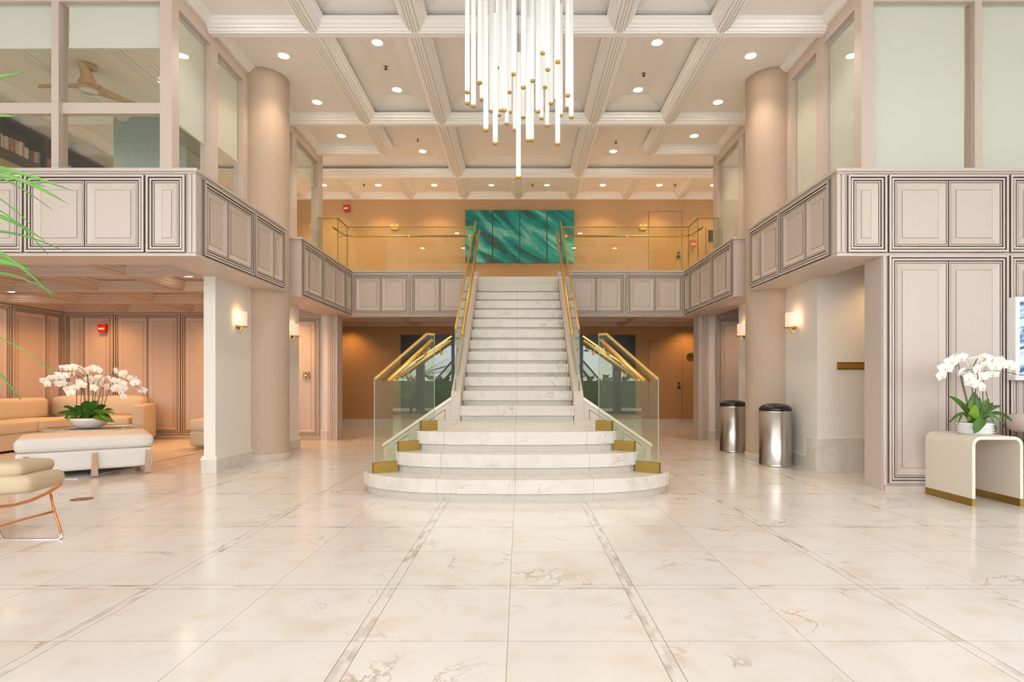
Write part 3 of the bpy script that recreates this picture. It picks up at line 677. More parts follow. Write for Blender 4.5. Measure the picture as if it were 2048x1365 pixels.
for s, side in ((-1, 'left'), (1, 'right')):
    # A: near slanted balustrade on the three rounded steps
    t = thing('glass_balustrade', 'low slanted glass balustrade with brass shoes on the rounded steps, %s side' % side, 'balustrade', (s * 1.03, 5.43, .3))
    A0 = Vector((s * 1.278, 5.24, 0)); A1 = Vector((s * .79, 5.60, 0)); dr = A1 - A0; nr = Vector((dr.y, -dr.x, 0)).normalized()
    if nr.y > 0: nr = -nr
    P = lambda u, z: A0 + dr * u + Vector((0, 0, z))
    mb = MB(); pts = [P(0, .20), P(.37, .20), P(.37, .38), P(.745, .38), P(.745, .56), P(1, .56), P(1, 1.475), P(.86, 1.475), P(0, 1.045)]
    plate(mb, pts, nr, .014); mb.build('glass_panel', ['gstair', 'gedgel'], t)
    mb = MB(); cap_strip(mb, [P(0, 1.045), P(.86, 1.475), P(1, 1.475)], .018, .016, nr); mb.build('top_cap', 'brass', t)
    for u0, u1, z in ((-.02, .36, .19), (.38, .74, .37), (.76, 1.04, .55)):
        mb = MB(); w = nr * .022; a, b = P(u0, 0), P(u1, 0)
        z0, z1 = Vector((0, 0, z)), Vector((0, 0, z + .093))
        mb.hexa([a + w + z0, b + w + z0, b - w + z0, a - w + z0, a + w + z1, b + w + z1, b - w + z1, a - w + z1]); mb.build('brass_shoe', 'brassdk', t)
    off = nr * .075
    r0 = P(.17, 1.022) + off; r1 = P(.90, 1.405) + off
    mb = MB(); mb.tube([r0, r1], .021, 16); mb.build('handrail', 'brass', t)
    for u in (.36, .84):
        pz = 1.035 + (u - .22) / .77 * .39; bracket(t, P(u, pz - .07), P(u, pz - .03) + off)
    # B: rear balustrade standing on the flank wall
    t = thing('glass_balustrade', 'glass balustrade with sloping brass handrail on the low flank wall, %s of the stair' % side, 'balustrade', (s * 1.15, 7.1, .5))
    mb = MB(); B = lambda x, z, d=7.12: Vector((s * x, d, z))
    plate(mb, [B(.805, .80), B(1.52, .32), B(1.52, 1.085), B(.805, 1.581)], (0, 1, 0), .014); mb.build('glass_panel', ['gstair', 'gedge'], t)
    mb = MB(); cap_strip(mb, [B(1.52, 1.085), B(.805, 1.581)], .018, .014, (0, 1, 0)); mb.build('top_cap', 'brass', t)
    mb = MB(); mb.tube([B(1.44, 1.070, 7.03), B(.80, 1.515, 7.03)], .019, 16); mb.build('handrail', 'brass', t)
    for x in (1.32, .93):
        z = 1.07 + (1.44 - x) * .695; bracket(t, B(x, z - .06, 7.115), B(x, z - .03, 7.03))
    # C: balustrade along the main flight
    t = thing('glass_balustrade', 'tall glass balustrade with brass handrail climbing the %s side of the main flight' % side, 'balustrade', (s * .75, 8.8, 1.8))
    y0, y1 = 7.10, 10.42; xg = s * .755
    mb = MB(); plate(mb, [(xg, y0, nz(y0) + .11), (xg, 10.3, nz(10.3) + .11), (xg, y1, nz(y1) + .13), (xg, y1, nz(y1) + .86), (xg, y0, nz(y0) + .875)], (1, 0, 0), .014); mb.build('glass_panel', ['gstair', 'gedge'], t)
    mb = MB(); cap_strip(mb, [(xg, y0, nz(y0) + .88), (xg, y1, nz(y1) + .87)], .022, .018, (1, 0, 0)); mb.build('top_cap', 'brass', t)
    xr = s * .675; mb = MB(); mb.tube([(xr, 7.11, 1.586), (xr, 10.26, 3.695)], .020, 16); mb.build('handrail', 'brass', t)
    for d in (7.2, 8.0, 8.8, 9.6, 10.1):
        z = 1.586 + (d - 7.11) * (3.695 - 1.586) / 3.15; bracket(t, (xg, d, z - .01), (xr, d, z - .025))
    # D: balcony balustrade
    t = thing('glass_balustrade', 'level glass balustrade with brass rail on the upper landing, %s of the stair' % side, 'balustrade', (s * 1.9, 10.42, ZL))
    zt_ = 3.80; mb = MB()
    def GP(p, q, nrm, par=None):
        m_ = MB(); plate(m_, [(p[0], p[1], ZL), (q[0], q[1], ZL), (q[0], q[1], zt_), (p[0], p[1], zt_)], nrm, .012); m_.build('glass_panel', ['gstair', 'gedge'], t)
    GP((s * .78, 10.42), (s * 1.945, 10.42), (0, 1, 0)); GP((s * 1.955, 10.42), (s * 3.05, 10.42), (0, 1, 0)); GP((s * 3.05, 9.87), (s * 3.05, 10.42), (1, 0, 0)); GP((s * 3.05, 9.87), (s * 3.41, 9.87), (0, 1, 0))
    mb = MB(); cap_strip(mb, [(s * .78, 10.42, zt_), (s * 3.05, 10.42, zt_)], .016, .012, (0, 1, 0)); cap_strip(mb, [(s * 3.05, 10.42, zt_), (s * 3.05, 9.87, zt_)], .016, .012, (1, 0, 0)); cap_strip(mb, [(s * 3.05, 9.87, zt_), (s * 3.41, 9.87, zt_)], .016, .008, (0, 1, 0)); mb.build('top_cap', 'brassdk', t)
    mb = MB(); mb.tube([(s * .80, 10.50, 3.65), (s * 2.97, 10.50, 3.65), (s * 3.10, 10.42, 3.65), (s * 3.14, 9.9, 3.65)], .019, 12); mb.build('handrail', 'brass', t)
    for x in (.86, 1.95, 2.88):
        m_ = MB(); m_.tube([(s * x, 10.395, 3.63), (s * x, 10.412, 3.63)], .026, 18); m_.tube([(s * x, 10.41, 3.63), (s * x, 10.5, 3.63)], .007, 8); m_.build('rail_bracket', 'brass', t)

# ============================================================ CEILING FIXTURES
def downlight(x, y, z, label, group, power=60, color=WARM, size=110, dim=False, r=.062, cat='ceiling light'):
    t = thing('recessed_downlight', label, cat, (x, y, z), group)
    mb = MB(); mb.lathe([(r, -.001), (r + .004, -.006), (r + .022, -.005), (r + .026, 0)], (x, y, z), 28); mb.build('trim_ring', 'crown', t)
    mb = MB(); mb.lathe([(0.001, -.003), (r, -.003)], (x, y, z), 28, smooth=False); mb.build('lens', 'glowdim' if dim else 'glow', t)
    if power: o = spot('lamp', (0, 0, -.03), power, color, size, parent=t)
rown = ['nearest', 'second', 'third', 'fourth']
MAINP, MAINC = 46, (1.0, 0.80, 0.60)
for s, side in ((-1, 'left'), (1, 'right')):
    for i, y in enumerate((1.4, 2.6, 3.6, 4.8, 5.98, 7.11, 8.28, 9.41)):
        lab = 'round recessed light in the flat %s ceiling strip, %s' % (side, {5: 'in front of the round column', 6: 'just beyond the round column', 7: 'farthest along the strip', 4: 'nearest, partly cut by the picture top'}.get(i, 'over the foreground, ' + (rown + ['last'])[i % 5]))
        if i < 4 and i % 2: continue
        downlight(s * 2.85, y, ZP, lab, '%s ceiling strip lights' % side, MAINP if i > 4 else 42, MAINC if i > 4 else (1.0, .95, .9))
    for i, y in enumerate((3.0, 4.75, 7.08, 8.22, 10.40)):
        lab = 'round recessed light in the %s row of pyramid coffers, %s' % (side, {2: 'front one of the middle coffer', 3: 'rear one of the middle coffer', 4: 'in the rear coffer'}.get(i, 'over the foreground, ' + (rown + ['last'])[i]))
        downlight(s * 1.70, y, ZT, lab, '%s pyramid coffer lights' % side, MAINP if i > 1 else 42, MAINC if i > 1 else (1.0, .95, .9))
for i, x in enumerate((-3.92, -2.82, -1.69, -.54, .58, 1.71, 2.85, 3.94)):
    lab = 'small recessed light in the back row of coffers, %s' % ['leftmost, by the window post', 'second from left', 'third from left', 'dim, just left of centre', 'dim, just right of centre', 'third from right', 'second from right', 'rightmost, by the window post'][i]
    downlight(x, 11.75, ZP, lab, 'back row ceiling lights', 0 if i in (3, 4) else 75, (1.0, 0.60, 0.30), dim=i in (3, 4), r=.055)
def sprinkler(x, y, z, label):
    t = thing('sprinkler_head', label, 'sprinkler', (x, y, z), 'ceiling sprinklers')
    mb = MB(); mb.lathe([(.001, -.004), (.03, -.004), (.034, 0)], (x, y, z), 16); mb.build('escutcheon', 'steel', t)
    mb = MB(); mb.tube([(x, y, z), (x, y, z - .03)], .008, 8); mb.lathe([(.001, -.035), (.022, -.037), (.001, -.031)], (x, y, z), 12); mb.build('deflector', 'dark', t)
sprinkler(-1.72, 7.62, ZT, 'sprinkler head in the left middle coffer between two lights')
sprinkler(1.69, 7.79, ZT, 'sprinkler head in the right middle coffer between two lights')
sprinkler(-1.70, 9.90, ZT, 'sprinkler head in the left rear coffer')
sprinkler(1.68, 9.98, ZT, 'sprinkler head in the right rear coffer')
sprinkler(-3.1, 11.72, ZP, 'sprinkler head in the back ceiling row on the left')
sprinkler(.29, 11.72, ZP, 'sprinkler head in the back ceiling row at centre')
sprinkler(3.16, 11.72, ZP, 'sprinkler head in the back ceiling row on the right')
t = thing('ceiling_speaker', 'half-round ceiling vent in the back row of coffers, left of centre', 'vent', (-1.72, 11.25, ZP)); mb = MB(); mb.lathe([(.001, -.02), (.10, -.016), (.12, 0)], (-1.72, 11.25, ZP), 24); mb.build('grille', 'ceil', t)
# lower lights
for i, (x, y, lab) in enumerate(((-4.27, 7.53, 'bright round downlight under the left balcony beside the white pier'), (-7.68, 8.80, 'small round downlight under the balcony near the left edge'), (-5.3, 6.3, 'added fill behind the left balcony front'), (-6.3, 8.6, 'added fill over the ottoman seating'), (-5.2, 9.7, 'added fill close to the orange panelled wall'), (-7.2, 9.7, 'added fill over the sofa corner'), (-4.1, 9.7, 'added fill by the left hall wall'))):
    if i in (0, 1): downlight(x, y, ZLP, lab, 'lounge ceiling lights', 40, (1.0, 0.58, 0.28))
    else: spot('lounge_fill', (x, y, ZLP - .02), 74, (1.0, 0.44, 0.13), 140)  # added orange fill without a fixture, warms the lounge
for x in (-3.72, 3.72): spot('hall_unseen_spot', (x, 12.55, ZLP - .03), 45, (1.0, 0.50, 0.16), 125)
for x in (-1.45, 1.45): spot('hall_unseen_spot', (x, 12.5, ZLP - .03), 12, (1.0, 0.52, 0.22), 120)
for x in (-2.6, 2.6): spot('hall_unseen_spot', (x, 11.4, ZLP - .03), 34, (1.0, 0.52, 0.22), 150)  # added fill, no fixture, warms the hall under the balcony
for x in (-4.0, 4.0): spot('hall_unseen_spot', (x, 9.5, ZLP - .03), 40, (1.0, 0.52, 0.24), 140)  # added fill, no fixture, warms the passages beside the hall
spot('corridor_fill', (4.1, 6.2, ZLP - .03), 25, (1.0, 0.62, 0.25), 130)  # added warm fill behind the panelled wall, no fixture modelled
for x, y in ((-4.55, 7.6), (-6.5, 7.6), (-5.4, 9.6), (-4.2, 10.6), (4.5, 7.2), (4.4, 9.4), (6.4, 7.2)): spot('upper_room_fill', (x, y, 4.96), 60, (1.0, 0.88, 0.7), 150)  # added fill spots that brighten the upper side rooms, no fixtures
t = thing('sprinkler_head', 'sprinkler head on the lounge ceiling above the alarm', 'sprinkler', (-6.0, 8.62, ZLP), 'ceiling sprinklers'); mb = MB(); mb.tube([(-6.0, 8.62, ZLP), (-6.0, 8.62, ZLP - .04)], .012, 8); mb.lathe([(.001, -.04), (.03, -.042), (.001, -.036)], (-6.0, 8.62, ZLP), 12); mb.build('deflector', 'steel', t)
# sconces
def sconce(s, y, z, label):
    x = s * 3.36; t = thing('wall_sconce', label, 'wall lamp', (x, y, z), 'alabaster wall sconces')
    mb = MB(); pts = []
    K = 14; w = .115
    for i in range(K + 1):
        th = -math.pi / 2 + math.pi * i / K; pts.append((y + w * math.sin(th), .025 + .075 * math.cos(th)))
    for i in range(K):
        a, b = pts[i], pts[i + 1]
        for z0, z1 in ((z - .085, z + .085),):
            mb.add([(x - s * a[1], a[0], z0), (x - s * b[1], b[0], z0), (x - s * b[1], b[0], z1), (x - s * a[1], a[0], z1)], [(0, 1, 2, 3)], 0, True)
    mb.build('shade', 'alab', t)
    mb = MB(); mb.box(*sorted((x, x - s * .012)), y - .05, y + .05, z - .12, z - .07); mb.box(*sorted((x, x - s * .105)), y - .05, y + .05, z - .098, z - .088)
    mb.tube([(x - s * .10, y - .04, z - .10), (x - s * .005, y + .05, z - .175)], .004, 8); mb.build('bracket', 'brass', t)
    point('bulb', (-s * .05, 0, .02), .7, (1.0, .6, .32), .03, t)
sconce(-1, 7.0, WZ(638, 7.0), 'alabaster sconce on the white pier left of the column')
sconce(-1, 8.66, WZ(660, 8.66), 'alabaster sconce half hidden behind the left column')
sconce(1, 7.05, WZ(640, 7.05), 'alabaster sconce on the white wall right of the column')
sconce(1, 8.62, WZ(660, 8.62), 'alabaster sconce half hidden behind the right column')

# ============================================================ CHANDELIER
CHY = 5.35
ch = thing('chandelier', 'cluster chandelier of long white tubes with brass tips', 'chandelier', (0, CHY, ZT))
mb = MB(); mb.lathe([(.001, -.05), (.50, -.05), (.52, -.03), (.52, 0), (.001, 0)], (0.0, CHY, ZT), 48); mb.build('canopy', 'crown', ch)
TB = [(118, 641, -.30), (118, 717, .05), (160, 736, -.30), (203, 577, -.25), (228, 610, .30), (218, 691, .12), (245, 901, -.38), (286, 649, .38), (282, 769, .30), (320, 472, -.22), (309, 991, -.40), (335, 797, .42), (347, 766, .33), (370, 765, -.35),
      (388, 858, .36), (391, 585, .40), (407, 641, .22), (407, 776, .40), (435, 518, -.28), (443, 899, .28), (467, 1222, -.20), (501, 609, -.34), (499, 813, .40), (533, 971, -.10), (558, 970, .10), (535, 713, .02), (551, 708, .30), (563, 563, -.10),
      (600, 773, -.15), (624, 820, .25), (632, 375, -.40), (649, 608, .18), (667, 487, -.18), (663, 870, .40), (690, 718, .20), (736, 436, -.38), (725, 696, .10), (735, 995, -.20), (755, 797, .40), (804, 664, -.25), (803, 746, .12), (827, 813, -.12)]
base_tube = None
for cx_, cy_, dd in TB:
    px, py = 900 + cx_ / 3.413, cy_ / 3.413; D = CHY + dd; p = PT(px, py, D)
    if base_tube is None:
        mb = MB(); mb.lathe([(.001, 0), (.0205, 0), (.0215, .004), (.0215, 1.10), (.001, 1.104)], (0, 0, .012), 20); base_tube = mb.build('tube', 'tube', ch)
        mb = MB(); mb.lathe([(.001, -.001), (.009, -.001), (.012, .004), (.018, .004), (.0215, .008), (.0215, .022), (.0205, .023)], (0, 0, 0), 20); base_cap = mb.build('tip', 'brass', ch); base_cap.parent = base_tube; base_cap.matrix_parent_inverse = Matrix()
        tb, cp = base_tube, base_cap
        mb = MB(); mb.tube([(0, 0, 1.11), (0, 0, 2.6)], .0025, 6)
    else:
        tb = base_tube.copy(); C.objects.link(tb); cp = base_cap.copy(); C.objects.link(cp); cp.parent = tb; tb.parent = ch
    tb.matrix_parent_inverse = Matrix(); tb.location = p - Vector(ch.location)
    if p.z + 1.1 < ZT - .06:
        w = MB(); w.tube([(p.x, p.y, p.z + 1.1), (p.x, p.y, ZT - .05)], .002, 6); w.build('wire', 'dark', ch)

# ============================================================ WALL THINGS
# four-part painting
for i, (x0, x1) in enumerate(((931, 984.3), (986, 1039), (1040.5, 1092.8), (1095, 1148.3))):
    d = 12.24; mb = MB(); mb.box(WX(x0, d), WX(x1, d), 12.24, 12.285, WZ(525.8, d), WZ(420.5, d))
    tag(mb.build('painting', 'sea'), 'teal abstract seascape canvas above the stair, %s of the four' % ['leftmost', 'second from left', 'third from left', 'rightmost'][i], 'painting', 'four-part teal painting')
mb = MB(); d = 12.9; mb.box(WX(801.5, d), WX(1271, d), 12.90, 12.939, WZ(828, d), WZ(671, d)); tag(mb.build('dark_wall_art', 'speck'), 'large black speckled wall panel behind the foot of the stair', 'wall art')
# right side picture
t = thing('framed_picture', 'white-framed blue abstract picture on the right panelled wall', 'picture', (4.9, 5.3, 1.4))
z0, z1 = WZ(761, 5.32), WZ(594, 5.32); x0 = WX(2031, 5.32)
mb = MB()
for a, b, c, e in ((x0, x0 + .04, z0, z1), (x0 + .56, x0 + .60, z0, z1), (x0 + .04, x0 + .56, z0, z0 + .04), (x0 + .04, x0 + .56, z1 - .04, z1)): mb.box(a, b, 5.32, 5.415, c, e)
mb.build('frame', 'whiteframe', t); mb = MB(); mb.box(x0 + .04, x0 + .56, 5.34, 5.40, z0 + .04, z1 - .04); mb.build('artwork', 'bluepic', t)
t = thing('framed_picture', 'dark framed picture behind the right balcony glass on the upper landing', 'picture', (WX(1422, 12.27), 12.27, 4.0))
mb = MB(); mb.box(WX(1412, 12.27), WX(1434, 12.27), 12.255, 12.29, WZ(516, 12.27), WZ(457, 12.27)); mb.build('frame', 'wood', t)
mb = MB(); mb.box(WX(1416, 12.27), WX(1431, 12.27), 12.245, 12.254, WZ(484, 12.27), WZ(461, 12.27)); mb.build('artwork', 'darkwood', t)
def alarm(px0, px1, py0, py1, D, label, nrm=(0, -1, 0)):
    x0, x1, z0, z1 = WX(px0, D), WX(px1, D), WZ(py1, D), WZ(py0, D); w = x1 - x0; h = z1 - z0
    t = thing('fire_alarm', label, 'fire alarm', ((x0 + x1) / 2, D, (z0 + z1) / 2))
    mb = MB(); mb.prism([(x0, z1), (x1, z1), (x1, z0 + .25 * h), (x1 - .2 * w, z0), (x0 + .2 * w, z0), (x0, z0 + .25 * h)], D - .05, D, 'y'); mb.build('housing', 'red', t)
    mb = MB(); mb.box(x0 + .15 * w, x1 - .15 * w, D - .065, D - .051, z0 + .32 * h, z0 + .55 * h); mb.build('strobe_lens', 'clear', t)
alarm(199, 215.5, 649, 666, 10.30, 'red fire alarm strobe on the orange panelled lounge wall')
alarm(687.6, 700, 411, 424, 12.28, 'red fire alarm strobe high on the upper back wall')
alarm(1380, 1391, 481, 497, 12.28, 'red fire alarm strobe behind the right balcony glass')
def oval(px, py, D, w, h, label, metal='signbrass'):
    x, z = WX(px, D), WZ(py, D); t = thing('oval_sign', label, 'sign', (x, D, z), 'oval brass signs')
    mb = MB(); pts = [(x + w / 2 * math.cos(a), z + h / 2 * math.sin(a)) for a in [2 * math.pi * k / 28 for k in range(28)]]; mb.prism(pts, D - .012, D, 'y'); mb.build('plaque', metal, t)
    mb = MB(); mb.tube([(x, D - .0135, z + h * .32), (x, D - .012, z + h * .32)], .012, 10); mb.build('emblem', 'dark', t); return t, x, z
oval(789, 453.5, 12.28, .19, .13, 'oval brass sign on the upper back wall left of the painting')
oval(1286, 454, 12.28, .17, .13, 'oval brass sign on the upper back wall by the door')
t, x, z = oval(1381, 713, 12.93, .175, .15, 'oval brass sign beside the door on the lower back wall', 'brassdk')
mb = MB()
for a, b in ((-.062, -.012), (-.004, .012), (.02, .058)): mb.box(x + a, x + b, 12.9165, 12.919, z - .008, z + .008)
mb.build('lettering', 'dark', t)
# doors flush in the cloth walls
def door(n, px0, px1, py0, D, zb, knobs, label, cm='cloth'):
    x0, x1, zt_ = WX(px0, D), WX(px1, D), WZ(py0, D); mb = MB(); mb.box(x0, x1, D - .012, D, zb, zt_)
    o = struct('door_%d' % n, mb, cm, label)
    mb = MB(); g = .006
    mb.box(x0 - g, x0, D - .014, D, zb, zt_ + g); mb.box(x1, x1 + g, D - .014, D, zb, zt_ + g); mb.box(x0, x1, D - .014, D, zt_, zt_ + g); mb.build('door_gap', 'groove', o)
    for ky, r in knobs:
        z = WZ(ky, D); m_ = MB(); m_.lathe([(.001, .05), (r * .8, .045), (r, .03), (r, 0)], (0, 0, 0), 18); k = m_.build('door_knob', 'dark', o)
        k.matrix_parent_inverse = Matrix(); k.location = (x1 - .07, D - .012, z); k.rotation_euler = (math.pi / 2, 0, 0)
    for hz in (zt_ - .25, (zt_ + zb) / 2):
        m_ = MB(); m_.tube([(x0 - .004, D - .018, hz), (x0 - .004, D - .018, hz + .12)], .008, 8); m_.build('hinge', 'brass', o)
door(1, 1298, 1363, 424, 12.30, 2.86, ((506, .02), (514, .034)), 'flush cloth-covered door on the upper landing')
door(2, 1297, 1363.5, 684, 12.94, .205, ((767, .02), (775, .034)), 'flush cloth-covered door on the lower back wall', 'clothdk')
# elevator button plate
t = thing('call_button', 'brass call button plate on the panelled wall left of the hall', 'button', (-3.72, 10.17, 1.15)); x, z = WX(612.5, 10.18), WZ(751.5, 10.18)
mb = MB(); mb.box(x - .055, x + .055, 10.165, 10.198, z - .06, z + .06); mb.build('plate', 'brassdk', t)
mb = MB(); mb.prism([(x - .03, z), (x, z + .045), (x + .03, z), (x, z - .045)], 10.158, 10.165, 'y'); mb.build('arrow_bezel', 'dark', t)
mb = MB(); mb.tube([(x, 10.150, z), (x, 10.160, z)], .018, 16); mb.build('button', 'crown', t)
# brass wall plate
t = thing('brass_wall_plate', 'long brass plate on the white wall beside the right panelled wall', 'wall plate', (3.8, 6.56, 1.2))
x0, x1, z0, z1 = WX(1675, 6.57), WX(1745, 6.57), WZ(740, 6.57), WZ(725, 6.57)
mb = MB(); mb.box(x0, x1, 6.568, 6.58, z0, z1); mb.build('back_plate', 'brassdk', t); mb = MB(); mb.box(x0 + .012, x1 - .012, 6.555, 6.567, z0 + .018, z1 - .018); mb.build('flap', 'brass', t)
# floor outlet
mb = MB(); mb.lathe([(.085, 0), (.083, .003), (.001, .004)], (WX(164, 5.02), 5.02, 0), 32); tag(mb.build('floor_outlet_cover', 'bronze'), 'round bronze cover set in the floor near the ottoman', 'floor cover')
# trash cans
for (px, D, lab) in ((1550.5, 7.10, 'steel domed-top bin in front of the right column'), (1466, 8.52, 'steel domed-top bin behind the right column')):
    x = WX(px, D); R = .189; t = thing('trash_can', lab, 'bin', (x, D, 0), 'steel bins')
    mb = MB(); mb.lathe([(R * .99, .0), (R * 1.0, .004), (R * 1.0, .025), (R * .985, .028), (R * .985, .648), (R, .652), (R, .665), (.001, .665)], (x, D, 0), 48); mb.build('body', 'steel', t)
    mb = MB(); mb.lathe([(R * .97, .665), (R * 1.0, .68), (R * .97, .70), (R * .88, .722), (R * .68, .742), (R * .38, .754), (.001, .757)], (x, D, 0), 40); mb.build('dome_lid', 'black', t)
    mb = MB()
    for k in range(9):
        a = math.radians(205 + k * 9); rr = R * .80; mb.lathe([(.001, .004), (.005, .003), (.006, 0)], (x + rr * math.cos(a), D + rr * math.sin(a), .731), 8)
    mb.build('rivets', 'chrome', t)

# ============================================================ SIDE TABLE AND SMALL ORCHID
tx0, tx1, ty0, ty1, th, tz = 3.70, 4.115, 4.725, 5.27, .026, .567
t = thing('side_table', 'waterfall side table in pale raffia with brass feet', 'table', (3.9, 5.0, 0))
def ushape(r, off):
    a, b = tx0 + off, tx1 - off; zt_ = tz - off; r = max(.01, r - off); P = [(a, .062)]
    for k in range(9): an = math.pi - math.pi / 2 * k / 8; P.append((a + r + r * math.cos(an), zt_ - r + r * math.sin(an)))
    for k in range(9): an = math.pi / 2 - math.pi / 2 * k / 8; P.append((b - r + r * math.cos(an), zt_ - r + r * math.sin(an)))
    P.append((b, .062)); return P
oo, ii = ushape(.075, 0), ushape(.075, th)
mb = MB(); n = len(oo)
for i in range(n - 1):
    for L_ in (oo, ii): mb.quad((L_[i][0], ty0, L_[i][1]), (L_[i + 1][0], ty0, L_[i + 1][1]), (L_[i + 1][0], ty1, L_[i + 1][1]), (L_[i][0], ty1, L_[i][1]), 0)
    for y in (ty0, ty1): mb.quad((oo[i][0], y, oo[i][1]), (oo[i + 1][0], y, oo[i + 1][1]), (ii[i + 1][0], y, ii[i + 1][1]), (ii[i][0], y, ii[i][1]), 1)
mb.build('table_body', ['linen', 'cream'], t)
for a, b in ((tx0 - .001, tx0 + th + .001), (tx1 - th - .001, tx1 + .001)): mb = MB(); mb.box(a, b, ty0 - .001, ty1 + .001, 0, .062); mb.build('brass_foot', 'brassdk', t)

def flower_mesh():
    mb = MB()
    def petal(ang, L_, w, mi=0, cup=.15, base=.0):
        n = 6; vs = []
        for i in range(n + 1):
            u = i / n; ww = w * math.sin(math.pi * min(1, .12 + .88 * u) ** .8) * (1 if u < 1 else .2); 
            for k in (-1, 0, 1):
                x = ww * k; y = base + L_ * u; z = cup * L_ * u * u * (.6) + (abs(k) * .12 * w)
                vs.append((x * math.cos(ang) - y * math.sin(ang), z, x * math.sin(ang) + y * math.cos(ang)))
        fs = []
        for i in range(n):
            for k in range(2): fs.append((i * 3 + k, i * 3 + k + 1, (i + 1) * 3 + k + 1, (i + 1) * 3 + k))
        mb.add(vs, fs, mi, True)
    for a in (0, 2.2, -2.2): petal(a, .050, .017)
    for a in (1.25, -1.25): petal(a, .058, .033, cup=.05)
    petal(math.pi, .020, .008, 1, cup=-1.2)
    o = mb.build('flower', ['petal', 'lip'])
    return o
fproto = flower_mesh(); fproto.name = 'flower_proto'; fmesh = fproto.data; bpy.data.objects.remove(fproto)
def leaf(parent, base, tip, w, sag=.06, mat='leaf', up=.06):
    mb = MB(); base = Vector(base); tip = Vector(tip); n = 8; d = tip - base; side = d.cross(Vector((0, 0, 1)))
    if side.length < 1e-3: side = Vector((1, 0, 0))
    side.normalize(); vs = []
    # face leaves partly to the viewer
    if abs(d.normalized().dot(Vector((0, 1, 0)))) < .95: k2 = d.cross(Vector((0, 1, 0))).normalized(); side = (side * .6 + k2 * (.6 if k2.dot(side) >= 0 else -.6)).normalized()
    for i in range(n + 1):
        u = i / n; p = base + d * u + Vector((0, 0, up * math.sin(math.pi * u))); ww = w * (math.sin(math.pi * min(1, .1 + u * .9)) ** .55 if u < 1 else .02) / 2
        for k in (-1, 0, 1): vs.append(p + side * ww * k + Vector((0, -.004 * abs(k) * 3, .006 * abs(k))))
    fs = [(i * 3 + k, i * 3 + k + 1, (i + 1) * 3 + k + 1, (i + 1) * 3 + k) for i in range(n) for k in range(2)]
    mb.add(vs, fs, 0, True); return mb.build('leaf', mat, parent)
def arch(a, b, h, n=10):
    a = Vector(a); b = Vector(b); out = []
    for i in range(n + 1):
        u = i / n; x = a.lerp(b, u ** 1.6); x.z = a.z + (b.z - a.z) * (1 - (1 - u) ** 1.8) + h * math.sin(math.pi * u) * .5; out.append(x)
    return out
def add_flower(parent, p, yaw, tilt, sc):
    o = bpy.data.objects.new('flower', fmesh); C.objects.link(o); o.parent = parent
    o.location = Vector(p) - Vector(parent.location); o.rotation_euler = (tilt, random.uniform(-.35, .35), yaw); o.scale = (sc,) * 3
# small orchid on the side table
D0 = 4.99
t = thing('potted_orchid', 'white orchid in a ribbed white pot on the side table', 'plant', (WX(1951, D0), D0, tz))
c = (WX(1951, D0), D0, tz)
prof = []
for k in range(4): z = .004 + k * .0235; prof += [(.122 + .004 * k, z), (.143 + .002 * k, z + .011), (.122 + .004 * k, z + .022)]
mb = MB(); mb.lathe([(.001, .0), (.12, 0)] + prof + [(.142, .098), (.13, .098), (.125, .085)], c, 40, sx=1.05, sy=.75); mb.build('pot', 'pot', t)
mb = MB(); mb.lathe([(.001, .095), (.08, .092), (.128, .083)], c, 24, sx=1.05, sy=.75); mb.build('potting_bark', 'moss', t)
def sp(cx_, cy_, D): return PT(1820 + cx_ / 6.206, 680 + cy_ / 6.206, D)
bz = sp(780, 1000, D0)
for tip, D, w, up, mt in (((475, 705), 4.95, .045, .04, 'leaf'), ((435, 1080), 4.9, .03, .10, 'leaf'), ((530, 1045), 4.88, .025, .08, 'leaf'), ((588, 1050), 4.86, .05, .10, 'leaf'), ((790, 650), 5.0, .085, .0, 'leaf'), ((850, 720), 5.03, .06, .02, 'leaf'),
                      ((965, 735), 5.02, .07, .0, 'leaf'), ((1130, 822), 5.03, .05, .04, 'leaf'), ((1262, 1012), 5.0, .045, .08, 'leaf'), ((1182, 1098), 4.92, .045, .09, 'leaf'), ((1065, 1138), 4.9, .035, .10, 'leaf'), ((690, 800), 5.05, .05, .0, 'leaf'),
                      ((1020, 790), 5.06, .06, .02, 'leaf'), ((740, 740), 4.97, .05, .0, 'leafl'), ((790, 815), 4.9, .09, -.02, 'leafl')):
    leaf(t, (bz.x + random.uniform(-.03, .06), D0 + random.uniform(-.03, .03), tz + .08), sp(*tip, D), w, mat=mt, up=up)
leaf(t, (c[0] - .005, 4.90, tz + .13), sp(782, 1172, 4.84), .075, mat='leaf', up=.02)
stems = [((700, 770), (600, 300), 4.97), ((715, 760), (630, 380), 5.0), ((775, 700), (785, 390), 5.02), ((805, 740), (845, 460), 4.96), ((905, 760), (920, 390), 5.0), ((990, 790), (945, 640), 5.02), ((860, 330), (868, 210), 5.02)]
for a, b, D in stems:
    mb = MB(); p, q = sp(*a, D), sp(*b, D); b0 = p if a == (860, 330) else Vector((p.x * .6 + bz.x * .4, D, tz + .09)); mb.tube([b0, p, (p + q) / 2 + Vector((-.006, 0, 0)), q], .0035, 6); mb.build('stem', 'stem', t)
for a, b, D in (((600, 300), (400, 440), 4.95), ((920, 390), (1370, 440), 4.97), ((845, 460), (650, 400), 4.96), ((785, 390), (940, 240), 5.0)):
    mb = MB(); mb.tube(arch(sp(*a, D), sp(*b, D), .06), .0028, 6); mb.build('stem', 'stem', t)
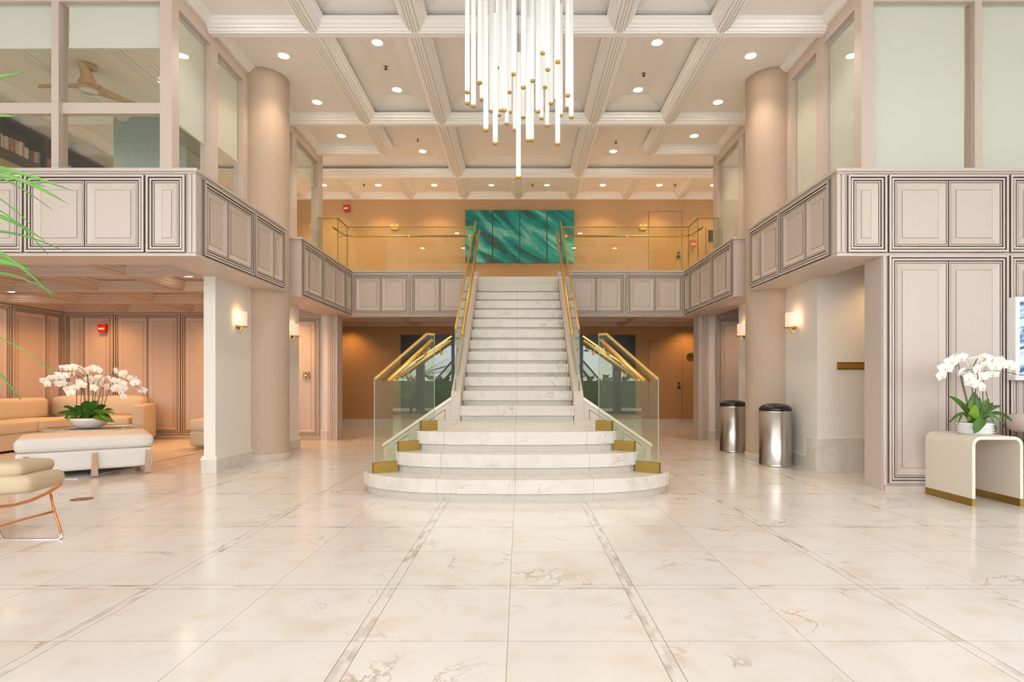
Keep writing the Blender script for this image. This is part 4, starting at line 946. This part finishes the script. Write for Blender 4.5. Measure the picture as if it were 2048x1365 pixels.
for cx_, cy_, dd in ((400, 445, -.06), (445, 355, -.05), (520, 272, -.04), (575, 225, -.01), (645, 232, -.05), (740, 320, .05), (810, 265, .06), (845, 370, -.06), (735, 475, -.09), (655, 410, -.03), (765, 540, -.08), (905, 595, -.05), (885, 465, -.04), (1065, 335, -.06), (950, 320, .04), (1110, 275, .03), (1240, 320, -.04), (1350, 395, -.03), (1030, 420, .02), (930, 235, .05), (880, 250, -.02), (1290, 400, .03)):
    add_flower(t, sp(cx_, cy_, D0 + dd), random.uniform(-.7, .7), random.uniform(-.15, .45), random.uniform(1.0, 1.2))

# round stool / armchair at the right edge
t = thing('tub_chair', 'pale upholstered tub chair at the right edge behind the side table', 'chair', (4.75, 5.0, 0))
c = (4.78, 4.95, 0)
mb = MB(); mb.lathe([(.30, .60), (.44, .585), (.47, .62), (.475, .68), (.45, .725), (.38, .735), (.001, .735)], c, 48, sx=1.12, sy=.8); mb.build('seat', 'stripe', t)
mb = MB(); mb.lathe([(.001, .61), (.34, .60), (.31, .18), (.26, .16), (.001, .16)], c, 40, sx=1.12, sy=.7); mb.build('skirt', 'paint', t)
for a in (.8, 2.3, 3.9, 5.4): mb = MB(); mb.tube([(c[0] + .22 * math.cos(a), c[1] + .15 * math.sin(a), 0), (c[0] + .22 * math.cos(a), c[1] + .15 * math.sin(a), .18)], .02, 10); mb.build('leg', 'darkwood', t)

# ============================================================ LOUNGE, LEFT
mb = MB(); mb.box(-8.0, -4.55, 6.04, 10.2, 0, .012); tag(mb.build('rug', 'rug'), 'pale grey rug under the lounge seating', 'rug')
# sectional sofa
t = thing('sectional_sofa', 'cream L-shaped sofa along the panelled lounge walls', 'sofa', (-7.2, 9.4, 0))
mb = MB(); mb.box(-7.95, -7.16, 7.4, 10.22, .05, .275); mb.prism([(-7.159, 9.43), (-6.15, 9.43), (-6.52, 10.19), (-7.159, 10.19)], .051, .274, 'z'); mb.build('base', 'fabric', t)
for cc, hh in (((-7.53, 8.05, .36), (.39, .64, .085)), ((-7.53, 9.1, .36), (.39, .40, .085)), ((-6.98, 9.81, .36), (.66, .38, .085))):
    mb = MB(); soft(mb, cc, hh, .035, .012); mb.build('seat_cushion', 'fabric', t)
mb = MB(); soft(mb, (-7.86, 8.95, .60), (.11, .70, .165), .07, 0); mb.build('back_cushion', 'fabric', t)
mb = MB(); soft(mb, (-7.86, 7.9, .60), (.11, .33, .165), .07, 0); mb.build('back_cushion', 'fabric', t)
for x0, x1 in ((WX(102, 10.0), WX(193, 10.0)), (WX(196, 10.0), WX(286, 10.0))):
    mb = MB(); soft(mb, ((x0 + x1) / 2, 10.08, .60), ((x1 - x0) / 2, .11, .165), .07, .03); mb.build('back_cushion', 'fabric', t)
mb = MB(); mb.hexa([(-6.14, 9.27, .07), (-5.95, 9.27, .07), (-6.33, 10.2, .07), (-6.54, 10.2, .07), (-6.14, 9.27, .65), (-5.95, 9.27, .65), (-6.33, 10.2, .65), (-6.54, 10.2, .65)])
oa = mb.build('arm', 'fabric', t); bv = oa.modifiers.new('b', 'BEVEL'); bv.width = .03; bv.segments = 4
mb = MB(); soft(mb, (-7.55, 7.3, .36), (.40, .10, .29), .04); mb.build('arm', 'fabric', t)
# small ottoman behind pier
t = thing('ottoman', 'small cream ottoman partly hidden behind the white pier', 'ottoman', (-4.5, 9.0, 0))
mb = MB(); soft(mb, (-4.46, 8.98, .375), (.42, .38, .09), .06, .015); mb.build('cushion', 'fabric', t); mb = MB(); soft(mb, (-4.46, 8.98, .18), (.40, .36, .115), .03); mb.build('base', 'fabric', t)
for dx in (-.28, .28):
    for dy in (-.28, .28): mb = MB(); mb.box(-4.46 + dx - .05, -4.46 + dx + .05, 8.98 + dy - .03, 8.98 + dy + .03, .012, .09); mb.build('leg', 'wood', t)
# big ottoman
t = thing('ottoman', 'large white angular ottoman on tapered wooden legs in front of the glass table', 'ottoman', (-4.75, 6.5, 0))
FL, FR = Vector((-5.02, 5.80, 0)), Vector((-4.06, 6.52, 0)); u = (FR - FL).normalized(); nn = Vector((-u.y, u.x, 0)); ang = math.atan2(u.y, u.x)
cc = (FL + FR) / 2 + nn * .42
mb = MB(); soft(mb, (cc.x, cc.y, .362), (.60, .44, .075), .065, .012, ang, n=12); mb.build('cushion', 'fabricw', t)
mb = MB(); soft(mb, (cc.x, cc.y, .185), (.585, .42, .105), .03, 0, ang, n=12); mb.build('base', 'fabricw', t)
for a, b in ((-.50, -.435), (.06, -.435), (.54, -.43), (-.5, .42), (.5, .42)):
    p = cc + u * a + nn * b; q0, q1 = u * .033, nn * .02; sg = -1 if b < 0 else 1
    mb = MB(); z0, z1, z2 = (Vector((0, 0, z)) for z in (.013, .26, .0)); o2 = nn * (.05 * -sg); w1 = u * .02
    mb.hexa([p - q0 - q1 + z0 + o2 * 0, p + q0 - q1 + z0, p + q0 + q1 + z0 + o2, p - q0 + q1 + z0 + o2, p - w1 - q1 + z1, p + w1 - q1 + z1, p + w1 + q1 + z1, p - w1 + q1 + z1]); mb.build('leg', 'wood', t)
# glass coffee table
gc = (-5.36, 7.42)
t = thing('coffee_table', 'round glass-topped coffee table under the orchid bowl', 'table', (gc[0], gc[1], 0))
mb = MB(); mb.lathe([(.001, 0), (.56, 0), (.565, .006), (.56, .012), (.001, .012)], (gc[0], gc[1], .430), 56); mb.build('glass_top', 'gwin', t)
mb = MB(); mb.lathe([(.565, .0), (.567, .006), (.565, .012)], (gc[0], gc[1], .430), 56); mb.build('glass_rim', 'gedgel', t)
mb = MB(); mb.lathe([(.001, .012), (.26, .012), (.25, .40), (.27, .43), (.001, .43)], (gc[0], gc[1], 0), 40); mb.build('pedestal', 'wood', t)
# orchid bowl
D0 = 7.30
bc = (WX(180, D0), D0, .443)
t = thing('potted_orchid', 'large arrangement of white orchids in a low white bowl on the glass table', 'plant', bc)
mb = MB(); mb.lathe([(.001, 0), (.10, 0), (.13, .008), (.18, .05), (.21, .095), (.215, .118), (.205, .125), (.19, .11)], bc, 48); mb.build('bowl', 'pot', t)
mb = MB(); mb.lathe([(.001, .115), (.12, .112), (.195, .10)], bc, 24); mb.build('potting_bark', 'moss', t)
def lp(cx_, cy_, D): return PT(60 + cx_ / 5.054, 700 + cy_ / 5.054, D)
for i in range(34):
    a = random.uniform(0, 2 * math.pi); rr = random.uniform(.16, .30); hh = random.uniform(-.03, .17); b0 = Vector((bc[0] + .09 * math.cos(a), bc[1] + .08 * math.sin(a), bc[2] + .11))
    leaf(t, b0, (bc[0] + rr * math.cos(a), bc[1] + rr * math.sin(a) * .8, bc[2] + .12 + hh), random.uniform(.06, .09), up=.05, mat='leaf')
for tip in ((280, 650), (350, 695), (410, 730), (860, 740), (800, 735), (530, 735), (430, 590), (450, 570), (870, 640), (600, 520), (680, 520)):
    leaf(t, (bc[0] + random.uniform(-.08, .08), 7.24, bc[2] + .12), lp(*tip, 7.15), .085, up=.04, mat=random.choice(('leaf', 'leafl', 'leaf')))
for a, b in (((470, 560), (475, 400)), ((515, 540), (520, 380)), ((560, 520), (545, 320)), ((600, 500), (590, 330)), ((635, 500), (640, 390)), ((650, 520), (680, 350)), ((690, 520), (725, 370)), ((730, 520), (745, 300)), ((755, 540), (815, 350)), ((540, 430), (480, 260)), ((585, 420), (580, 240)), ((640, 400), (640, 240))):
    D = 7.3 + random.uniform(-.1, .1); mb = MB(); p, q = lp(*a, D), lp(*b, D); mb.tube([(p.x * .7 + bc[0] * .3, D, bc[2] + .11), p, q], .004, 6); mb.build('stem', 'stem', t)
for a, b, h in (((545, 320), (150, 340), .20), ((590, 330), (300, 200), .15), ((680, 350), (1140, 410), .34), ((745, 300), (940, 490), .10), ((815, 350), (860, 220), .03), ((475, 400), (410, 440), .06)):
    mb = MB(); mb.tube(arch(lp(*a, 7.25), lp(*b, 7.2), h), .003, 6); mb.build('stem', 'stem', t)
FLW = [(150, 320), (172, 350), (195, 290), (225, 322), (250, 285), (285, 262), (275, 345), (322, 312), (352, 265), (305, 205), (340, 190), (380, 185), (430, 180), (440, 245), (392, 258), (490, 195), (530, 215), (570, 225), (600, 200), (640, 185), (680, 205), (860, 215), (895, 225), (940, 240), (925, 272), (980, 258), (1010, 290), (1060, 300), (1060, 335), (1110, 345), (1085, 375), (1135, 410), (620, 300), (640, 335), (595, 295), (700, 290), (712, 350), (735, 320), (640, 388), (502, 332), (470, 345), (450, 390), (408, 440), (432, 435), (385, 400), (790, 290), (830, 312), (870, 322), (800, 372), (850, 402), (940, 350), (945, 395), (918, 430), (945, 482), (400, 360), (325, 350), (885, 380), (770, 380), (520, 360)]
for a, b in FLW: add_flower(t, lp(a, b, 7.22 + random.uniform(-.12, .12)), random.uniform(-.9, .9), random.uniform(-.1, .5), random.uniform(.95, 1.15))

# sling chair at left edge
t = thing('lounge_chair', 'cream cushioned sled chair with copper tube frame at the left edge', 'chair', (-3.3, 3.6, 0))
mb = MB()
mb.tube([PT(-60, 1040, 3.78), PT(-4, 1058, 3.76), PT(2, 1072, 3.74), PT(8, 1079.5, 3.73), PT(20, 1080, 3.72), PT(112, 1080, 3.72), PT(119, 1079, 3.725), PT(123, 1074, 3.73), PT(123, 1066, 3.735)], .0085, 10); mb.build('sled_base', 'chrome', t)
mb = MB(); mb.tube([PT(123, 1068, 3.735), PT(108, 1022, 3.80), PT(101, 988, 3.84)], .0085, 10); mb.build('leg', 'copper', t)
mb = MB(); mb.tube([PT(109, 1023, 3.80), PT(55, 1037, 3.66), PT(0, 1053, 3.50), PT(-60, 1070, 3.34)], .0075, 10); mb.build('crossbar', 'copper', t)
mb = MB(); pa = [PT(122, 970, 3.90), PT(112, 978, 3.86), PT(95, 989, 3.80), PT(60, 1005, 3.68), PT(25, 1014, 3.56), PT(-10, 1018, 3.44), PT(-60, 1020, 3.3)]
for p, q in zip(pa, pa[1:]):
    up = Vector((0, 0, .017)); sd = Vector((.006, .004, 0)); mb.hexa([p - sd, q - sd, q + sd, p + sd, p - sd + up, q - sd + up, q + sd + up, p + sd + up])
mb.build('seat_rail', 'copper', t)
mb = MB(); soft(mb, (-3.575, 3.93, .325), (.36, .30, .058), .05, .012, .35, tilt=-.05); mb.build('seat_cushion', 'fabricy', t)
mb = MB(); soft(mb, (-3.66, 3.95, .415), (.36, .28, .048), .045, .01, .35, tilt=-.05); mb.build('back_cushion', 'fabricy', t)

# palm at the left edge, in front
t = thing('potted_palm', 'green palm whose blurred frond tips reach in from the left edge', 'plant', (-2.35, 1.55, 0))
mb = MB(); mb.lathe([(.001, .0), (.18, 0), (.22, .35), (.23, .38), (.20, .38)], (-2.35, 1.55, 0), 28); mb.build('pot', 'pot', t)
mb = MB(); mb.tube([(-2.35, 1.55, .3), (-2.3, 1.55, .8), (-2.25, 1.55, 1.15)], [.03, .022, .012], 10); mb.build('stem', 'bark', t)
def blade(mb, a, b, w, sag):
    a, b = Vector(a), Vector(b); n = 8; vs = []; d = b - a; side = d.cross(Vector((0, 1, 0))).normalized()
    for i in range(n + 1):
        u = i / n; p = a + d * u + Vector((0, 0, sag * math.sin(math.pi * u))); ww = w * (1 - u) ** .6 * min(1, .4 + 3 * u) / 2
        for k in (-1, 0, 1): vs.append(p + side * ww * k + Vector((0, .004 * abs(k), 0)))
    mb.add(vs, [(i * 3 + k, i * 3 + k + 1, (i + 1) * 3 + k + 1, (i + 1) * 3 + k) for i in range(n) for k in range(2)], 0, True)
PB = [((-90, 320), (145, 382), .013, .01), ((-90, 345), (98, 375), .013, .01), ((-90, 335), (136, 408), .014, .02), ((-90, 330), (105, 421), .007, .02), ((-80, 420), (88, 482), .015, .02), ((-80, 462), (135, 505), .008, .02), ((-80, 395), (95, 510), .005, .03),
      ((-60, 480), (110, 600), .012, .02), ((-70, 520), (60, 540), .022, .01), ((-70, 545), (110, 590), .006, .02), ((-90, 165), (45, 144), .014, .0), ((-90, 225), (40, 232), .012, .0), ((-90, 690), (40, 800), .010, .02), ((-90, 650), (110, 750), .004, .02), ((-90, 365), (60, 450), .006, .02)]
for i in range(0, len(PB), 3):
    mb = MB()
    for a, b, w, sg in PB[i:i + 3]:
        D = 1.30 + .03 * (i % 4); blade(mb, PT(*a, D), PT(*b, D), w, sg)
        blade(mb, (-2.25, 1.5, 1.15), PT(*a, D), w * .8, .02)
    mb.build('frond', 'palm', t)

# ============================================================ UPPER LEFT ROOM
t = thing('ceiling_fan', 'three-bladed maple ceiling fan behind the left upper window', 'fan', (-5.39, 7.35, 5.0))
fx, fy, fz = -5.39, 7.33, 4.70
mb = MB(); mb.lathe([(.001, 5.0 - fz), (.10, 5.0 - fz), (.085, 4.96 - fz), (.03, 4.945 - fz)], (fx, fy, fz), 28); mb.tube([(fx, fy, 4.96), (fx, fy, 4.82)], .014, 10); mb.build('canopy', 'maple', t)
mb = MB(); mb.lathe([(.02, .14), (.05, .11), (.09, .07), (.12, .02), (.12, -.01), (.10, -.02)], (fx, fy, fz), 32); mb.build('motor', 'maple', t)
mb = MB(); mb.lathe([(.10, -.018), (.09, -.035), (.001, -.04)], (fx, fy, fz), 28); mb.build('light_lens', 'clear', t)
for an in (58, 178, -62):
    a = math.radians(an); mb = MB(); n = 12; vs = []; U = Vector((math.cos(a), math.sin(a), 0)); V = Vector((-math.sin(a), math.cos(a), 0))
    for i in range(n + 1):
        q = i / n; L_ = .06 + .60 * q; w = .10 * (1 - q) ** .5 * (1 - .3 * math.sin(math.pi * q)) + .012
        for k in (-1, 1): 
            for zz in (0, .008): vs.append(Vector((fx, fy, fz + .03 + zz)) + U * L_ + V * (k * w + .03 * math.sin(math.pi * q)) + Vector((0, 0, k * -.018 * (1 - q) + .01 * q)))
    fs = []
    for i in range(n):
        o = i * 4; fs += [(o, o + 4, o + 6, o + 2), (o + 1, o + 3, o + 7, o + 5), (o, o + 1, o + 5, o + 4), (o + 2, o + 6, o + 7, o + 3)]
    mb.add(vs, fs, 0, True); mb.build('blade', 'maple', t)
mb = MB(); mb.box(-5.98, -4.90, 8.62, 9.0, 2.86, 5.0); tag(mb.build('woven_screen', 'teal'), 'teal woven pillar behind the left upper window', 'pillar')
downlight(-4.80, 7.95, ZP, 'ceiling light beside the fan behind the left upper window', 'upper room lights', 0, dim=True)
downlight(-6.2, 9.4, ZP, 'dark ceiling light beyond the fan seen through the left upper window', 'upper room lights', 0, dim=True)
sprinkler(-4.98, 6.6, ZP, 'sprinkler head above the ceiling fan blade')
# bookcase and books on the far left wall
t = thing('bookcase', 'dark wall bookcase high in the left upper room', 'bookcase', (-7.55, 9.5, 4.2))
mb = MB(); mb.box(-7.695, -7.40, 7.4, 11.9, 4.84, 4.87); mb.box(-7.695, -7.40, 7.4, 11.9, 4.36, 4.39); mb.box(-7.698, -7.68, 7.4, 11.9, 4.39, 4.84)
for y in (7.4, 8.3, 9.12, 9.95, 10.8, 11.87): mb.box(-7.69, -7.40, y, y + .04, 4.39, 4.84)
mb.build('shelves', 'darkwood', t)
cn = ['tan', 'cream', 'red', 'navy', 'ivory', 'olive', 'orange']
cols = [(.55, .42, .22), (.62, .55, .45), (.40, .14, .10), (.15, .22, .30), (.70, .66, .55), (.30, .30, .16), (.5, .25, .12)]
BM = [pm('book_cover_%d' % i, c_, .7) for i, c_ in enumerate(cols)]
cnt = {}
for y0, y1 in ((8.34, 8.85), (8.95, 9.05), (9.2, 9.75)):
    y = y0
    while y < y1:
        w = random.uniform(.03, .055); h = random.uniform(.17, .24); ci = random.randrange(7)
        mb = MB(); mb.box(-7.62, -7.44, y, y + w - .002, 4.39, 4.39 + h)
        b = mb.build('book', BM[ci]); cnt[(ci, y0)] = cnt.get((ci, y0), 0) + 1; tag(b, '%s upright book, %s of its colour in the %s bay of the upstairs bookcase' % (cn[ci], ['first', 'second', 'third', 'fourth', 'fifth', 'sixth', 'seventh'][cnt[(ci, y0)] - 1], {8.34: 'nearest', 8.95: 'narrow middle', 9.2: 'far'}[y0]), 'book', 'books on the dark bookcase'); y += w

# ============================================================ ENTRANCE FACADE AND GARDEN BEHIND THE CAMERA (seen only in reflections)
mb = MB()
for x in (-9.4, -6.2, -3.1, 0, 3.1, 6.2, 9.4): mb.box(x - .12, x + .12, -4.3, -4.05, 0, 5.3)
mb.box(-9.5, 9.5, -4.25, -4.1, 4.95, 5.3); mb.box(-9.5, 9.5, -4.22, -4.12, 2.5, 2.6); mb.box(-9.5, 9.5, -4.22, -4.12, 0, .12)
struct('window_3', mb, 'dark')
mb = MB(); mb.quad((-30, -30, -.02), (30, -30, -.02), (30, -4.2, -.02), (-30, -4.2, -.02)); struct('floor_terrace', mb, 'paving')
mb = MB()
for i in range(900):
    x = random.uniform(-14, 14); y = random.uniform(-10.4, -9.6); z = random.uniform(.1, 1.3); r = random.uniform(.06, .16)
    a, b = random.uniform(0, 6.28), random.uniform(-1, 1); u = Vector((math.cos(a), math.sin(a), b)) * r; v = Vector((-math.sin(a), math.cos(a), random.uniform(-1, 1))) * r; p = Vector((x, y, z)); mb.quad(p - u - v, p + u - v, p + u + v, p - u + v)
mb.box(-14, 14, -10.5, -9.8, 0, 1.1); tag(mb.build('hedge', 'green'), 'clipped green hedge outside the entrance, seen as a reflection in the stair glass', 'hedge', kind='stuff')

for i, (x, y, h) in enumerate(((-7.5, -12.5, 4.2), (-2.6, -13.2, 5.0), (2.4, -12.4, 4.4), (7.2, -13.0, 4.8))):
    t = thing('garden_tree', 'leafy garden tree outside the entrance, %s, seen only as a reflection' % ['far left', 'left of centre', 'right of centre', 'far right'][i], 'tree', (x, y, 0), 'garden trees')
    mb = MB(); mb.tube([(x, y, -.02), (x + .1, y, h * .5), (x, y, h * .8)], [.16, .12, .07], 10); mb.build('trunk', 'bark', t)
    mb = MB()
    for k in range(520):
        a, b, q = random.uniform(0, 6.28), random.uniform(-1, 1), random.uniform(.3, 1) ** .5
        p = Vector((x + 1.7 * q * math.cos(a) * (1 - b * b) ** .5, y + 1.2 * q * math.sin(a) * (1 - b * b) ** .5, h * .85 + 1.5 * q * b)); r = random.uniform(.10, .2)
        u = Vector((random.uniform(-1, 1), random.uniform(-1, 1), random.uniform(-1, 1))).normalized() * r; v = u.cross(Vector((random.uniform(-1, 1), 1, random.uniform(-1, 1)))).normalized() * r * .6
        mb.quad(p - u - v, p + u - v, p + u + v, p - u + v)
    mb.build('crown', 'green', t)
